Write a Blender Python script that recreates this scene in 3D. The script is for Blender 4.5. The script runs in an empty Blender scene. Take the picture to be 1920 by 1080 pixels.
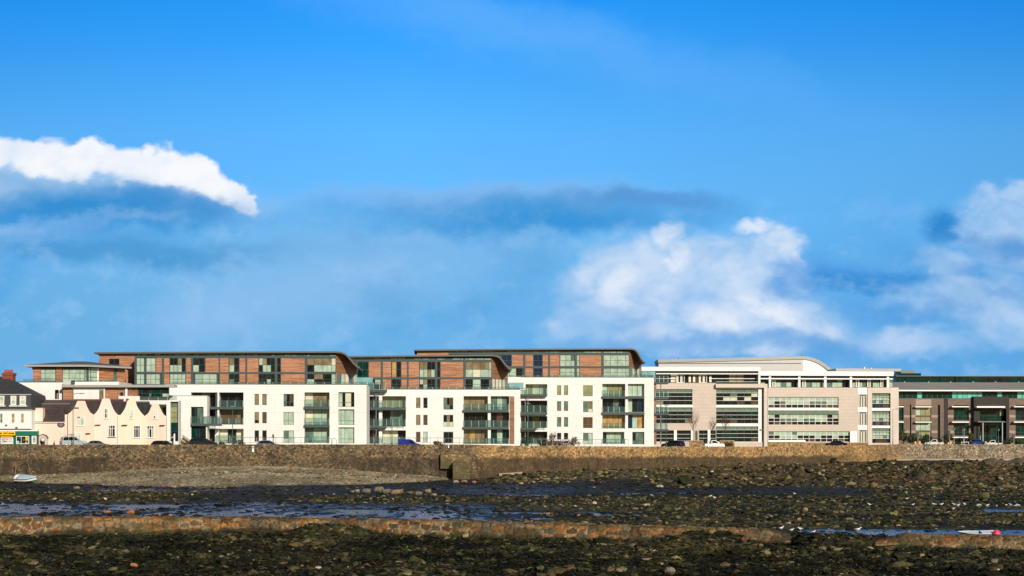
import bpy, bmesh, math, random
import numpy as np
from mathutils import Vector, Matrix, noise as mnoise
random.seed(7); RNG = np.random.default_rng(11)
S = bpy.context.scene; COL = S.collection
F = 3000.0; HC = 8.0; HY = 822.0; CX = 960.0     # lens in pixels of the 1920 frame, eye height, horizon row
GZ = 6.2                                          # level of the promenade behind the sea wall
def at(px, py, D):
    return Vector(((px-CX)/F*D, D, HC-(py-HY)/F*D))
def zat(py, D): return HC-(py-HY)/F*D
def lerp(a, b, t): return a+(b-a)*t
def interp(x, pts): return float(np.interp(x, [p[0] for p in pts], [p[1] for p in pts]))

# ------------------------------------------------------------------ materials
MATS = {}
def s2l(r, g, b):
    f = lambda c: c/255/12.92 if c/255 <= .04045 else ((c/255+.055)/1.055)**2.4
    return (f(r), f(g), f(b), 1)
class NT:
    def __init__(s, name):
        s.m = bpy.data.materials.new(name); s.m.use_nodes = True
        s.t = s.m.node_tree; s.b = s.t.nodes['Principled BSDF']; s.n = s.t.nodes; s.out = s.t.nodes['Material Output']
    def new(s, typ, **kw):
        n = s.n.new(typ)
        for k, v in kw.items(): setattr(n, k, v)
        return n
    def link(s, a, b): s.t.links.new(a, b)
    def coord(s, scale=(1, 1, 1), kind='Object'):
        tc = s.new('ShaderNodeTexCoord'); mp = s.new('ShaderNodeMapping'); mp.inputs['Scale'].default_value = scale
        s.link(tc.outputs[kind], mp.inputs['Vector']); return mp.outputs['Vector']
    def noise(s, scale, detail=4, vec=None, rough=.55):
        n = s.new('ShaderNodeTexNoise'); n.inputs['Scale'].default_value = scale; n.inputs['Detail'].default_value = detail
        n.inputs['Roughness'].default_value = rough
        if vec is not None: s.link(vec, n.inputs['Vector'])
        return n.outputs['Fac']
    def ramp(s, fac, stops, interp='LINEAR'):
        r = s.new('ShaderNodeValToRGB'); r.color_ramp.interpolation = interp
        el = r.color_ramp.elements
        while len(el) < len(stops): el.new(.5)
        for e, (p, c) in zip(el, stops):
            e.position = p; e.color = c if len(c) == 4 else (*c, 1)
        s.link(fac, r.inputs['Fac']); return r.outputs['Color']
    def mix(s, fac, a, b, mode='MIX'):
        m = s.new('ShaderNodeMix', data_type='RGBA', blend_type=mode)
        for sock, v in ((m.inputs['Factor'], fac), (m.inputs[6], a), (m.inputs[7], b)):
            if hasattr(v, 'links'): s.link(v, sock)
            elif isinstance(v, (int, float)): sock.default_value = v
            else: sock.default_value = v if len(v) == 4 else (*v, 1)
        return m.outputs[2]
    def math(s, op, a, b=None, c=None):
        m = s.new('ShaderNodeMath', operation=op)
        for i, v in enumerate((a, b, c)):
            if v is None: continue
            if hasattr(v, 'links'): s.link(v, m.inputs[i])
            else: m.inputs[i].default_value = v
        return m.outputs[0]
    def maprange(s, v, a, b, c=0, d=1, smooth=False):
        m = s.new('ShaderNodeMapRange'); m.interpolation_type = 'SMOOTHSTEP' if smooth else 'LINEAR'
        s.link(v, m.inputs[0])
        for i, x in enumerate((a, b, c, d)): m.inputs[i+1].default_value = x
        return m.outputs[0]
    def sepz(s, vec):
        q = s.new('ShaderNodeSeparateXYZ'); s.link(vec, q.inputs[0]); return q.outputs
    def bump(s, h, strength=.4, dist=.05):
        b = s.new('ShaderNodeBump'); b.inputs['Strength'].default_value = strength; b.inputs['Distance'].default_value = dist
        s.link(h, b.inputs['Height']); s.link(b.outputs[0], s.b.inputs['Normal'])
    def base(s, c): 
        if hasattr(c, 'links'): s.link(c, s.b.inputs['Base Color'])
        else: s.b.inputs['Base Color'].default_value = (*c[:3], 1)
    def rough(s, r): 
        if hasattr(r, 'links'): s.link(r, s.b.inputs['Roughness'])
        else: s.b.inputs['Roughness'].default_value = r
def plain(name, c, rough=.6, var=.12, scale=1.5, metal=0, coat=0):
    """painted / rendered surface with soft dirt and streak variation"""
    t = NT(name); v = t.coord((1, 1, .35))
    n = t.noise(scale, 5, v); n2 = t.noise(scale*9, 3, v)
    k = t.math('MULTIPLY_ADD', n, var*2.2, 1-var*1.5); k2 = t.math('MULTIPLY_ADD', n2, var*.7, 1-var*.35)
    kk = t.math('MULTIPLY', k, k2)
    cc = t.new('ShaderNodeCombineColor')
    for i in range(3): t.link(t.math('MULTIPLY', kk, c[i]), cc.inputs[i])
    t.base(cc.outputs[0]); t.rough(rough); t.b.inputs['Metallic'].default_value = metal
    t.b.inputs['Coat Weight'].default_value = coat
    MATS[name] = t.m; return t.m
plain('white_paint', (.80, .80, .78), .45, .05)
plain('white_panel', (.82, .81, .78), .4, .06)
plain('grey_panel', (.54, .53, .51), .6, .08)
plain('peach', (.80, .635, .52), .8, .06)
plain('pale_pink', (.82, .69, .60), .8, .06)
plain('cream', (.83, .715, .56), .8, .06)
plain('steel', (.045, .070, .074), .65, .12)
plain('steel_light', (.11, .14, .145), .45, .12)
plain('roof_metal', (.13, .13, .12), .85, .15)
plain('roof_dark', (.10, .10, .085), .5, .12)
plain('roof_edge', (.36, .36, .35), .5, .1)
plain('alu', (.55, .56, .56), .35, .08, metal=.4)
plain('concrete', (.38, .32, .24), .85, .25)
plain('brown_dark', (.10, .055, .035), .7, .2)
plain('green_paint', (.004, .10, .045), .4, .1)
plain('green_fascia', (.005, .15, .10), .4, .06)
plain('yellow_sign', (.85, .52, .03), .4, .06)
plain('orange_sign', (.75, .28, .01), .4, .06)
plain('ink', (.03, .025, .02), .5, .1)
plain('brick_red', (.25, .055, .03), .8, .25, 6)
plain('terracotta', (.35, .08, .04), .7, .15)
plain('gun_grey', (.16, .17, .17), .5, .1)
plain('lamp_green', (.01, .10, .045), .4, .1)
plain('asphalt', (.05, .05, .052), .85, .2)
plain('paving', (.30, .28, .25), .85, .15)
plain('land', (.12, .13, .07), .9, .3, .05)
plain('tyre', (.012, .012, .012), .8, .1)
plain('rope', (.55, .48, .33), .9, .1)
plain('soft_alu', (.62, .64, .62), .5, .06)
plain('leaf_core', (.02, .03, .012), .9, .3)
for nm, c in dict(silver=(.33, .38, .42), grey=(.10, .13, .15), black=(.012, .014, .018), navy=(.02, .035, .06), steelblue=(.06, .11, .16),
                  blue=(.004, .018, .20), white=(.80, .80, .78), carblue=(.01, .04, .2)).items():
    plain('car_'+nm, c, .14, .03)
plain('red_lens', (.5, .01, .01), .2, .05); plain('amber_lens', (.9, .45, .08), .2, .05); plain('clear_lens', (.7, .72, .72), .1, .05)
plain('hull_white', (.80, .80, .76), .4, .08); plain('hull_green', (.005, .22, .07), .5, .12); plain('hull_blue', (.02, .08, .2), .4, .1)
plain('cover_blue', (.42, .55, .66), .7, .1); plain('buoy_pink', (.85, .06, .12), .4, .08); plain('anti_red', (.3, .08, .05), .7, .2)
plain('gull_white', (.82, .82, .82), .6, .04); plain('gull_grey', (.35, .38, .42), .6, .05); plain('gull_yellow', (.7, .4, .03), .5, .05)

def glass_mat(name, c, clutter=.5, spec=.5, var=.5):
    """window pane with a blind, curtain or dim room seen through it"""
    t = NT(name); v = t.coord((.9, .9, .55))
    n = t.noise(1.3, 3, v); n2 = t.noise(5.0, 2, v)
    k = t.math('ADD', t.maprange(n, .35, .65, 1-var, 1+var*.5), t.maprange(n2, .58, .72, 0, clutter))
    cc = t.new('ShaderNodeCombineColor')
    for i in range(3): t.link(t.math('MULTIPLY', k, c[i]), cc.inputs[i])
    t.base(cc.outputs[0]); t.rough(.06); t.b.inputs['Specular IOR Level'].default_value = spec
    MATS[name] = t.m
PAL = dict(g='pane_pale', G='pane_green', d='pane_dark', t='pane_tan', a='pane_amber', b='pane_blue', w='pane_cream', n='pane_brown', c='pane_teal', k='pane_deep', s='pane_spandrel', o='pane_olive')
glass_mat('pane_pale', (.37, .48, .38), .1, .3, .22); glass_mat('pane_green', (.11, .18, .145), .3, .3, .4)
glass_mat('pane_dark', (.010, .014, .015), 2.0, .18, .6); glass_mat('pane_tan', (.22, .17, .095), .3, .4, .35)
glass_mat('pane_amber', (.42, .26, .09), .3, .4, .3); glass_mat('pane_blue', (.004, .022, .06), .5, .3, .3)
glass_mat('pane_cream', (.62, .60, .45), .1, .4, .15); glass_mat('pane_brown', (.095, .052, .028), .3, .4, .3)
glass_mat('pane_teal', (.10, .50, .40), .1, .5, .25); glass_mat('pane_deep', (.002, .032, .024), 1.0, .15, .6)
glass_mat('pane_spandrel', (.13, .20, .15), .1, .5, .15); glass_mat('pane_olive', (.25, .26, .13), .2, .5, .15)
def clear_glass(name, c, f):
    t = NT(name); t.n.remove(t.b)
    tr = t.new('ShaderNodeBsdfTransparent'); tr.inputs[0].default_value = (.86, .95, .93, 1)
    gl = t.new('ShaderNodeBsdfPrincipled'); gl.inputs['Base Color'].default_value = (*c, 1); gl.inputs['Roughness'].default_value = .08
    fr = t.noise(.8, 2, t.coord()); k = t.maprange(fr, .3, .7, f*.7, f*1.3)
    mx = t.new('ShaderNodeMixShader'); t.link(k, mx.inputs[0]); t.link(tr.outputs[0], mx.inputs[1]); t.link(gl.outputs[0], mx.inputs[2])
    t.link(mx.outputs[0], t.out.inputs[0]); MATS[name] = t.m
clear_glass('rail_glass', (.10, .18, .165), .19); clear_glass('screen_glass', (.25, .48, .50), .75); clear_glass('car_glass', (.03, .05, .05), .75)

def boards(name, c1, c2, cm, w, h, mortar=.012, rough=.65, streaks=False, var=.5):
    """boards, blocks or bricks laid in courses on an upright face"""
    t = NT(name); tc = t.coord(); q = t.sepz(tc)
    v = t.new('ShaderNodeCombineXYZ'); t.link(t.math('MULTIPLY_ADD', q[1], .77, q[0]), v.inputs[0]); t.link(q[2], v.inputs[1])
    b = t.new('ShaderNodeTexBrick'); t.link(v.outputs[0], b.inputs['Vector'])
    b.inputs['Color1'].default_value = (*c1, 1); b.inputs['Color2'].default_value = (*c2, 1); b.inputs['Mortar'].default_value = (*cm, 1)
    b.inputs['Scale'].default_value = 1; b.inputs['Mortar Size'].default_value = mortar
    b.inputs['Brick Width'].default_value = w; b.inputs['Row Height'].default_value = h; b.inputs['Bias'].default_value = -.1
    vs = t.coord((1.5, 1.5, .16) if streaks else (.25, .25, 3)); n = t.noise(2.2, 5, vs); n2 = t.noise(.5, 3)
    k = t.math('MULTIPLY', t.maprange(n, .25, .75, 1-var*.5, 1+var*.5), t.maprange(n2, .3, .7, .85, 1.12))
    cc = t.new('ShaderNodeCombineColor')
    for i in range(3): t.link(k, cc.inputs[i])
    t.base(t.mix(1, b.outputs['Color'], cc.outputs[0], 'MULTIPLY')); t.rough(rough)
    MATS[name] = t.m
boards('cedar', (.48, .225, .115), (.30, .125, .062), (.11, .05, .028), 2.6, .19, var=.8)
boards('cedar_dull_shaded', (.32, .155, .08), (.20, .095, .05), (.08, .04, .02), 2.6, .19, var=.8)  # darkened copy of cedar; shade of the canted ends is put into its colour
boards('white_render', (.80, .775, .74), (.775, .75, .715), (.55, .53, .50), 9, 3.15, .022, .75, streaks=True, var=.17)
boards('office_stone', (.61, .515, .44), (.575, .485, .415), (.44, .37, .31), 1.5, .76, .022, .8, var=.12)
boards('pale_stone', (.66, .58, .50), (.62, .54, .47), (.5, .43, .37), 1.8, .9, .015, .8, var=.1)
boards('taupe_brick', (.20, .14, .105), (.15, .105, .08), (.10, .075, .06), 1.1, .32, .02, .85, var=.35)
boards('taupe_pale', (.40, .30, .235), (.36, .27, .21), (.28, .21, .165), 1.1, .32, .02, .85, var=.2)
boards('entrance_brick', (.035, .03, .025), (.025, .022, .02), (.015, .013, .012), 1.1, .32, .02, .8, var=.35)
boards('slate', (.055, .058, .06), (.038, .04, .043), (.02, .02, .02), .45, .3, .02, .6, var=.4)
boards('slate_brown', (.085, .06, .055), (.06, .042, .04), (.03, .02, .02), .45, .3, .02, .7, var=.4)
boards('slate_olive', (.06, .05, .03), (.04, .035, .02), (.02, .02, .015), .45, .3, .02, .7, var=.4)
boards('seam_roof', (.36, .325, .30), (.29, .265, .245), (.17, .16, .15), .75, 40, .09, .9, var=.2)

# ------------------------------------------------------------------ mesh builder
class MB:
    def __init__(s): s.v = []; s.f = []; s.m = []; s.mats = []
    def mi(s, m):
        if m not in s.mats: s.mats.append(m)
        return s.mats.index(m)
    def face(s, pts, m):
        i = len(s.v); s.v += [tuple(p) for p in pts]; s.f.append(tuple(range(i, i+len(pts)))); s.m.append(s.mi(m)); return s
    def box(s, x0, x1, y0, y1, z0, z1, m):
        if x0 > x1: x0, x1 = x1, x0
        if z0 > z1: z0, z1 = z1, z0
        if y0 > y1: y0, y1 = y1, y0
        i = len(s.v); k = s.mi(m)
        s.v += [(x0, y0, z0), (x1, y0, z0), (x1, y1, z0), (x0, y1, z0), (x0, y0, z1), (x1, y0, z1), (x1, y1, z1), (x0, y1, z1)]
        for q in ((0, 3, 2, 1), (4, 5, 6, 7), (0, 1, 5, 4), (1, 2, 6, 5), (2, 3, 7, 6), (3, 0, 4, 7)):
            s.f.append(tuple(i+a for a in q)); s.m.append(k)
        return s
    def tube(s, p0, p1, r0, m, r1=None, n=6, cap=True):
        r1 = r0 if r1 is None else r1
        p0 = Vector(p0); p1 = Vector(p1); d = (p1-p0).normalized()
        a = d.orthogonal().normalized(); b = d.cross(a); i = len(s.v); k = s.mi(m)
        for p, r in ((p0, r0), (p1, r1)):
            for j in range(n):
                t = 2*math.pi*j/n; s.v.append(tuple(p+(a*math.cos(t)+b*math.sin(t))*r))
        for j in range(n):
            s.f.append((i+j, i+(j+1) % n, i+n+(j+1) % n, i+n+j)); s.m.append(k)
        if cap:
            s.f.append(tuple(i+n-1-j for j in range(n))); s.m.append(k); s.f.append(tuple(i+n+j for j in range(n))); s.m.append(k)
        return s
    def lathe(s, c, prof, m, n=10, axis='z'):
        i = len(s.v); k = s.mi(m)
        for r, h in prof:
            for j in range(n):
                t = 2*math.pi*j/n; a, b = r*math.cos(t), r*math.sin(t)
                s.v.append((c[0]+a, c[1]+b, c[2]+h) if axis == 'z' else ((c[0]+h, c[1]+a, c[2]+b) if axis == 'x' else (c[0]+a, c[1]+h, c[2]+b)))
        for q in range(len(prof)-1):
            for j in range(n):
                s.f.append((i+q*n+j, i+q*n+(j+1) % n, i+(q+1)*n+(j+1) % n, i+(q+1)*n+j)); s.m.append(k)
        return s
    def prism(s, pts, y0, y1, m, m_end=None):
        """outline pts (x,z) in order, pushed from depth y0 to y1"""
        n = len(pts); i = len(s.v); k = s.mi(m); ke = s.mi(m_end or m)
        s.v += [(p[0], y0, p[1]) for p in pts]+[(p[0], y1, p[1]) for p in pts]
        s.f.append(tuple(range(i, i+n))); s.m.append(ke); s.f.append(tuple(i+n+n-1-j for j in range(n))); s.m.append(ke)
        for j in range(n):
            s.f.append((i+j, i+n+j, i+n+(j+1) % n, i+(j+1) % n)); s.m.append(k)
        return s
    def build(s, name, parent=None, loc=None, rot=0, smooth=False, fix=True, bevel=0):
        me = bpy.data.meshes.new(name); me.from_pydata(s.v, [], s.f)
        for m in s.mats: me.materials.append(MATS[m] if isinstance(m, str) else m)
        me.polygons.foreach_set('material_index', s.m)
        if fix:
            bm = bmesh.new(); bm.from_mesh(me); bmesh.ops.remove_doubles(bm, verts=bm.verts, dist=1e-5)
            bmesh.ops.recalc_face_normals(bm, faces=bm.faces); bm.to_mesh(me); bm.free()
        if smooth: me.polygons.foreach_set('use_smooth', [True]*len(me.polygons))
        o = bpy.data.objects.new(name, me); COL.objects.link(o)
        if parent is not None: o.parent = parent
        if loc is not None: o.location = loc
        o.rotation_euler[2] = rot
        return o
def tag(o, label=None, cat=None, group=None, kind=None):
    for k, v in (('label', label), ('category', cat), ('group', group), ('kind', kind)):
        if v: o[k] = v
    return o
def empty(name, loc, label, cat, group=None, rot=0):
    o = bpy.data.objects.new(name, None); COL.objects.link(o); o.location = loc; o.rotation_euler[2] = rot
    o.empty_display_size = .2
    return tag(o, label, cat, group)
def dup(root, loc, rot=None, scale=None, label=None):
    r = root.copy(); COL.objects.link(r); r.location = loc
    if rot is not None: r.rotation_euler[2] = rot
    if scale is not None: r.scale = (scale,)*3
    if label: r['label'] = label
    for ch in list(root.children):
        c = ch.copy(); COL.objects.link(c); c.parent = r
        for g in ch.children:
            d = g.copy(); COL.objects.link(d); d.parent = c
    return r

# ------------------------------------------------------------------ a building front seen square on, with real depth behind it
class Bld:
    def __init__(s, name, label, cat, px0, D, yaw=0, zoom=(0, 640, 5.3333), group=None):
        s.O = at(px0, HY, D); s.cy = math.cos(math.radians(yaw)); s.sy = math.sin(math.radians(yaw)); s.zoom(*zoom)
        s.e = empty(name, (s.O.x, s.O.y, GZ), label, cat, group, math.radians(yaw)); s.holes = []
    def zoom(s, ox, oy=640, sc=5.3333): s.z = (ox, oy, sc); return s
    def p(s, x, y, dep=0):
        px = s.z[0]+x/s.z[2]; py = s.z[1]+y/s.z[2]; a = (px-CX)/F
        bx = s.O.x-s.sy*dep; by = s.O.y+s.cy*dep
        lx = (a*by-bx)/(s.cy-a*s.sy); t = by+s.sy*lx
        return lx, HC-(py-HY)/F*t-GZ
    def r(s, x0, y0, x1, y1, dep=0):
        a = s.p(x0, (y0+y1)/2, dep)[0]; b = s.p(x1, (y0+y1)/2, dep)[0]
        xm = (x0+x1)/2; return a, b, s.p(xm, y1, dep)[1], s.p(xm, y0, dep)[1]
    def box(s, name, m, x0, y0, x1, y1, d0, d1, par=None, label=None, ground=False):
        a, b, c, d = s.r(x0, y0, x1, y1, d0)
        if ground: c = 0
        o = MB().box(a, b, d0, d1, c, d, m).build(name, par or s.e)
        if label: o['label'] = label
        return o
    def win(s, x0, y0, x1, y1, dep=.15, cols=1, rows=1, pal='d', fm='steel', bw=.07, mw=.05, name='window', hole=None, par=None, grid=None, proud=0):
        a, b, c, d = s.r(x0, y0, x1, y1, dep if not hole else hole[0])
        if hole: s.holes.append((a, b, c, d, dep))
        fr = lambda n: [i/n for i in range(n+1)] if isinstance(n, int) else [0]+list(n)+[1]
        cs = [lerp(a, b, t) for t in fr(cols)]; rs = [lerp(d, c, t) for t in fr(rows)]
        f = MB(); q = MB(); y0_, y1_ = dep-.06-proud, dep+.06
        f.box(a, a+bw, y0_, y1_, c, d, fm).box(b-bw, b, y0_, y1_, c, d, fm)
        f.box(a+bw, b-bw, y0_+.003, y1_, c, c+bw, fm).box(a+bw, b-bw, y0_+.003, y1_, d-bw, d, fm)
        for t in cs[1:-1]: f.box(t-mw/2, t+mw/2, y0_+.006, y1_, c+bw, d-bw, fm)
        for t in rs[1:-1]: f.box(a+bw, b-bw, y0_+.01, y1_, t-mw/2, t+mw/2, fm)
        o = f.build(name, par or s.e)
        n = 0
        for j in range(len(rs)-1):
            for i in range(len(cs)-1):
                ch = grid[j][i] if grid else random.choice(pal); n += 1
                q.face([(cs[i], dep, rs[j+1]), (cs[i+1], dep, rs[j+1]), (cs[i+1], dep, rs[j]), (cs[i], dep, rs[j])], PAL[ch])
        q.build('pane', o, fix=False)
        return o
    def hwin(s, x0, y0, x1, y1, cols=1, rows=1, pal='d', **k):
        return s.win(x0, y0, x1, y1, k.pop('dep', .16), cols, rows, pal, hole=(0,), **k)
    def recess(s, x0, y0, x1, y1, depth=1.8, cols=3, rows=1, pal='dg', **k):
        """deep balcony opening in the front wall with glazing at its back"""
        return s.win(x0, y0, x1, y1, depth, cols, rows, pal, hole=(0,), name='patio_window', **k)
    def wall(s, name, m, x0, y0, x1, y1, thick=12, ground=True, dep=0, holes=None):
        a, b, c, d = s.r(x0, y0, x1, y1, dep)
        if ground: c = 0
        hs = s.holes if holes is None else holes
        hs = [(max(h[0], a), min(h[1], b), max(h[2], c), min(h[3], d), h[4]) for h in hs]
        hs = [h for h in hs if h[1]-h[0] > .02 and h[3]-h[2] > .02]
        rnd = lambda v: round(v, 4)
        xs = sorted({rnd(v) for h in hs for v in h[:2]} | {rnd(a), rnd(b)}); zs = sorted({rnd(v) for h in hs for v in h[2:4]} | {rnd(c), rnd(d)})
        w = MB()
        for i in range(len(xs)-1):
            for j in range(len(zs)-1):
                mx, mz = (xs[i]+xs[i+1])/2, (zs[j]+zs[j+1])/2
                if any(h[0] < mx < h[1] and h[2] < mz < h[3] for h in hs): continue
                w.face([(xs[i], dep, zs[j]), (xs[i+1], dep, zs[j]), (xs[i+1], dep, zs[j+1]), (xs[i], dep, zs[j+1])], m)
        for h in hs:
            e, f, g, k, dd = h; dd += dep+.05
            w.face([(e, dep, g), (e, dd, g), (e, dd, k), (e, dep, k)], m); w.face([(f, dep, g), (f, dep, k), (f, dd, k), (f, dd, g)], m)
            w.face([(e, dep, k), (e, dd, k), (f, dd, k), (f, dep, k)], m); w.face([(e, dep, g), (f, dep, g), (f, dd, g), (e, dd, g)], m)
        t = dep+thick
        w.face([(a, dep, c), (a, dep, d), (a, t, d), (a, t, c)], m).face([(b, dep, c), (b, t, c), (b, t, d), (b, dep, d)], m)
        w.face([(a, t, c), (a, t, d), (b, t, d), (b, t, c)], m).face([(a, dep, d), (b, dep, d), (b, t, d), (a, t, d)], m)
        o = w.build(name, s.e, fix=False)
        if holes is None: s.holes = []
        return o
    def rail(s, x0, y0, x1, y1, dep=-.1, step=1.6, glass='rail_glass', par=None, posts=True, m='steel', pm='alu'):
        a, b, c, d = s.r(x0, y0, x1, y1, dep); n = max(1, round((b-a)/step))
        f = MB().box(a, b, dep-.03, dep+.03, d-.05, d, m)
        if posts:
            for i in range(n+1):
                x = lerp(a+.03, b-.03, i/n); f.box(x-.03, x+.03, dep-.06, dep+.02, c-.05, d-.05, pm)
        o = f.build('railing', par or s.e)
        MB().box(a+.03, b-.03, dep+.025, dep+.04, c+.04, d-.07, glass).build('glass_panel', o)
        return o
    def slab(s, x0, y0, x1, y1, d0=-.6, d1=1.7, m='steel'):
        return s.box('balcony_slab', m, x0, y0, x1, y1, d0, d1)
    def roof(s, pts, d0, d1, th=.28, m='roof_metal', edge='roof_dark', name='roof'):
        q = [s.p(x, y, d0) for x, y in pts]; w = MB(); n = len(q)
        nor = []
        for i in range(n):
            A = q[max(i-1, 0)]; B_ = q[min(i+1, n-1)]; l = math.hypot(B_[0]-A[0], B_[1]-A[1]) or 1
            nor.append(((B_[1]-A[1])/l, -(B_[0]-A[0])/l))
        lo = [(q[i][0]+nor[i][0]*th, q[i][1]+nor[i][1]*th) for i in range(n)]
        for i in range(n-1):
            A, B_, C_, D_ = q[i], q[i+1], lo[i+1], lo[i]
            w.face([(A[0], d0, A[1]), (B_[0], d0, B_[1]), (B_[0], d1, B_[1]), (A[0], d1, A[1])], m)
            w.face([(D_[0], d0, D_[1]), (D_[0], d1, D_[1]), (C_[0], d1, C_[1]), (C_[0], d0, C_[1])], m)
            w.face([(A[0], d0, A[1]), (D_[0], d0, D_[1]), (C_[0], d0, C_[1]), (B_[0], d0, B_[1])], edge)
            w.face([(A[0], d1, A[1]), (B_[0], d1, B_[1]), (C_[0], d1, C_[1]), (D_[0], d1, D_[1])], edge)
        for i in (0, n-1): w.face([(q[i][0], d0, q[i][1]), (q[i][0], d1, q[i][1]), (lo[i][0], d1, lo[i][1]), (lo[i][0], d0, lo[i][1])], edge)
        o = w.build(name, s.e); o['_q'] = 0; del o['_q']
        return q, lo
# ------------------------------------------------------------------ the three apartment blocks
def penthouse(b, x0, x1, yT, yBm0, yBm1, yM0, yM1, yB, cols, dep, bays, corner, flank, roofpts, west=None, wd=0):
    """two timber and glass storeys set back on the white block, under a roof that dips at its right end"""
    if wd:
        b.roof([(u, v) for u, v in roofpts if u < west[1]]+[(west[1]+6, interp(west[1]+6, roofpts))], dep-1.0+wd, dep+13)
        roofpts = [(west[1]-2, interp(west[1]-2, roofpts))]+[(u, v) for u, v in roofpts if u > west[1]]
    q, lo = b.roof(roofpts, dep-1.0, dep+13)
    fx0, fd0, fx1, fd1 = flank
    ca = b.p(corner, yB, dep)[0]
    z0 = b.p(x0, yB+6, dep)[1]
    # dark shell behind the panels
    a, e, c, d = b.r(x0 if west is None else west[1], yT-3, corner, yB+6, dep+.14)
    MB().box(a, e, dep+.14, dep+12, c, d, 'steel').build('core_wall', b.e)
    # clerestory, beams, columns
    b.win(x0 if west is None else west[1], yT, corner, yBm0, dep, max(4, int((corner-x0)/75)), 1, 'gggGs', name='clerestory', mw=.12)
    b.box('beam', 'steel', x0 if west is None else west[1], yBm0, corner, yBm1, dep-.12, dep+.13)
    b.box('beam', 'steel', x0 if west is None else west[1], yM0, corner, yM1, dep-.12, dep+.13)
    for (u, v) in cols: b.box('column', 'steel', u, yT, v, yB+4, dep-.16, dep+.135)
    for it in bays:
        kind, u, v = it[0], it[1], it[2]; fl = it[3]
        rows = {'u': [(yBm1, yM0)], 'l': [(yM1, yB+4)], 'b': [(yBm1, yM0), (yM1, yB+4)]}[fl]
        for k, (t, w) in enumerate(rows):
            if kind == 'W': b.box('cladding_panel', 'cedar', u, t, v, w, dep-.05, dep+.12)
            else:
                pal = it[5] if len(it) > 5 else 'dg'
                pal = pal[k] if isinstance(pal, (list, tuple)) and len(pal) > k else pal
                g = None
                if isinstance(pal, str) and '/' in pal: g = pal.split('/')
                nc = it[4]; b.win(u, t, v, w, dep+.02, nc, len(g) if g else 2, pal, grid=g)
    if west:
        u, v, wx = west
        b.box('west_wing', 'cedar', u, yT-8, v, yB+4, dep-.05+wd, dep+10)
        if wx: b.win(*wx, dep-.06+wd, 2, 1, 'dk')
    # canted right end below the dipping roof
    A = Vector((b.p(fx0, yB, fd0)[0], fd0)); B_ = Vector((b.p(fx1, yB, fd1)[0], fd1)); N = 12
    rz = lambda x: float(np.interp(x, [t[0] for t in lo], [t[1] for t in lo]))
    zm1 = b.p(fx0, yM1, fd0)[1]; zm0 = b.p(fx0, yM0, fd0)[1]
    w = MB()
    for i in range(N):
        P, Q = A.lerp(B_, i/N), A.lerp(B_, (i+1)/N)
        w.face([(P.x, P.y, zm1), (Q.x, Q.y, zm1), (Q.x, Q.y, rz(Q.x)), (P.x, P.y, rz(P.x))], 'cedar_dull_shaded')
    w.build('end_cladding', b.e, fix=False)
    w = MB(); g = MB()
    for i in range(5):
        P, Q = A.lerp(B_, i/5), A.lerp(B_, (i+.25)/5); R = A.lerp(B_, (i+1)/5)
        w.face([(P.x, P.y, z0), (Q.x, Q.y, z0), (Q.x, Q.y, zm1), (P.x, P.y, zm1)], 'steel' if i % 2 else 'cedar')
        g.face([(Q.x, Q.y, z0), (R.x, R.y, z0), (R.x, R.y, zm1), (Q.x, Q.y, zm1)], PAL[random.choice('gGgw')])
    o = w.build('end_window', b.e, fix=False); g.build('pane', o, fix=False)

def block_label(t): return t
# ---- block A, left
A = Bld('apartment_building', 'left apartment block of the three, white with timber top floors behind the pink cottages', 'apartment building', 600, 278, 3, (330, 640, 5.3333), 'white apartment blocks with wavy roofs')
penthouse(A, -770, 1600, 128, 148, 166, 308, 325, 428,
  [(-415, -395), (-140, -120), (150, 168), (428, 440), (695, 712), (990, 1010), (1290, 1310)], 1.4,
  [('G', -395, -315, 'b', 2, ['gg/gg', 'gg/gg']), ('G', -298, -202, 'u', 2, 'gg/gg'), ('W', -200, -140, 'u'), ('G', -298, -158, 'l', 3, 'ggg/ggg'),
   ('W', -120, -66, 'b'), ('G', -62, 98, 'b', 4, ['ddtd/gggd', 'gggg/gggg']), ('W', 100, 150, 'b'),
   ('G', 170, 290, 'u', 2, 'dd/gd'), ('W', 294, 428, 'u'), ('G', 190, 410, 'l', 3, 'ggg/ggg'), ('W', 440, 526, 'b'), ('G', 532, 633, 'b', 2, ['td/gd', 'dd/Gd']),
   ('W', 635, 694, 'b'), ('W', 712, 824, 'b'), ('G', 828, 990, 'b', 4, ['gtdd/dggd', 'dddd/ddgd']), ('G', 1010, 1048, 'b', 1, ['d/d', 'd/d']), ('W', 1050, 1290, 'b'),
   ('G', 1310, 1600, 'u', [.25, .55, .85], 'tttw/dggg'), ('G', 1310, 1600, 'l', [.25, .55, .85], 'dtdg/gddg')],
  1600, (1600, 1.4, 1810, 6.5),
  [(-820, 108), (0, 104), (1000, 101), (1600, 99), (1650, 103), (1690, 118), (1720, 142), (1750, 176), (1780, 212), (1808, 240), (1838, 256)], (-770, -415, (-670, 172, -565, 237)), 5.5)
A.rail(-60, 405, 1910, 430, .25, 1.5)
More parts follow.
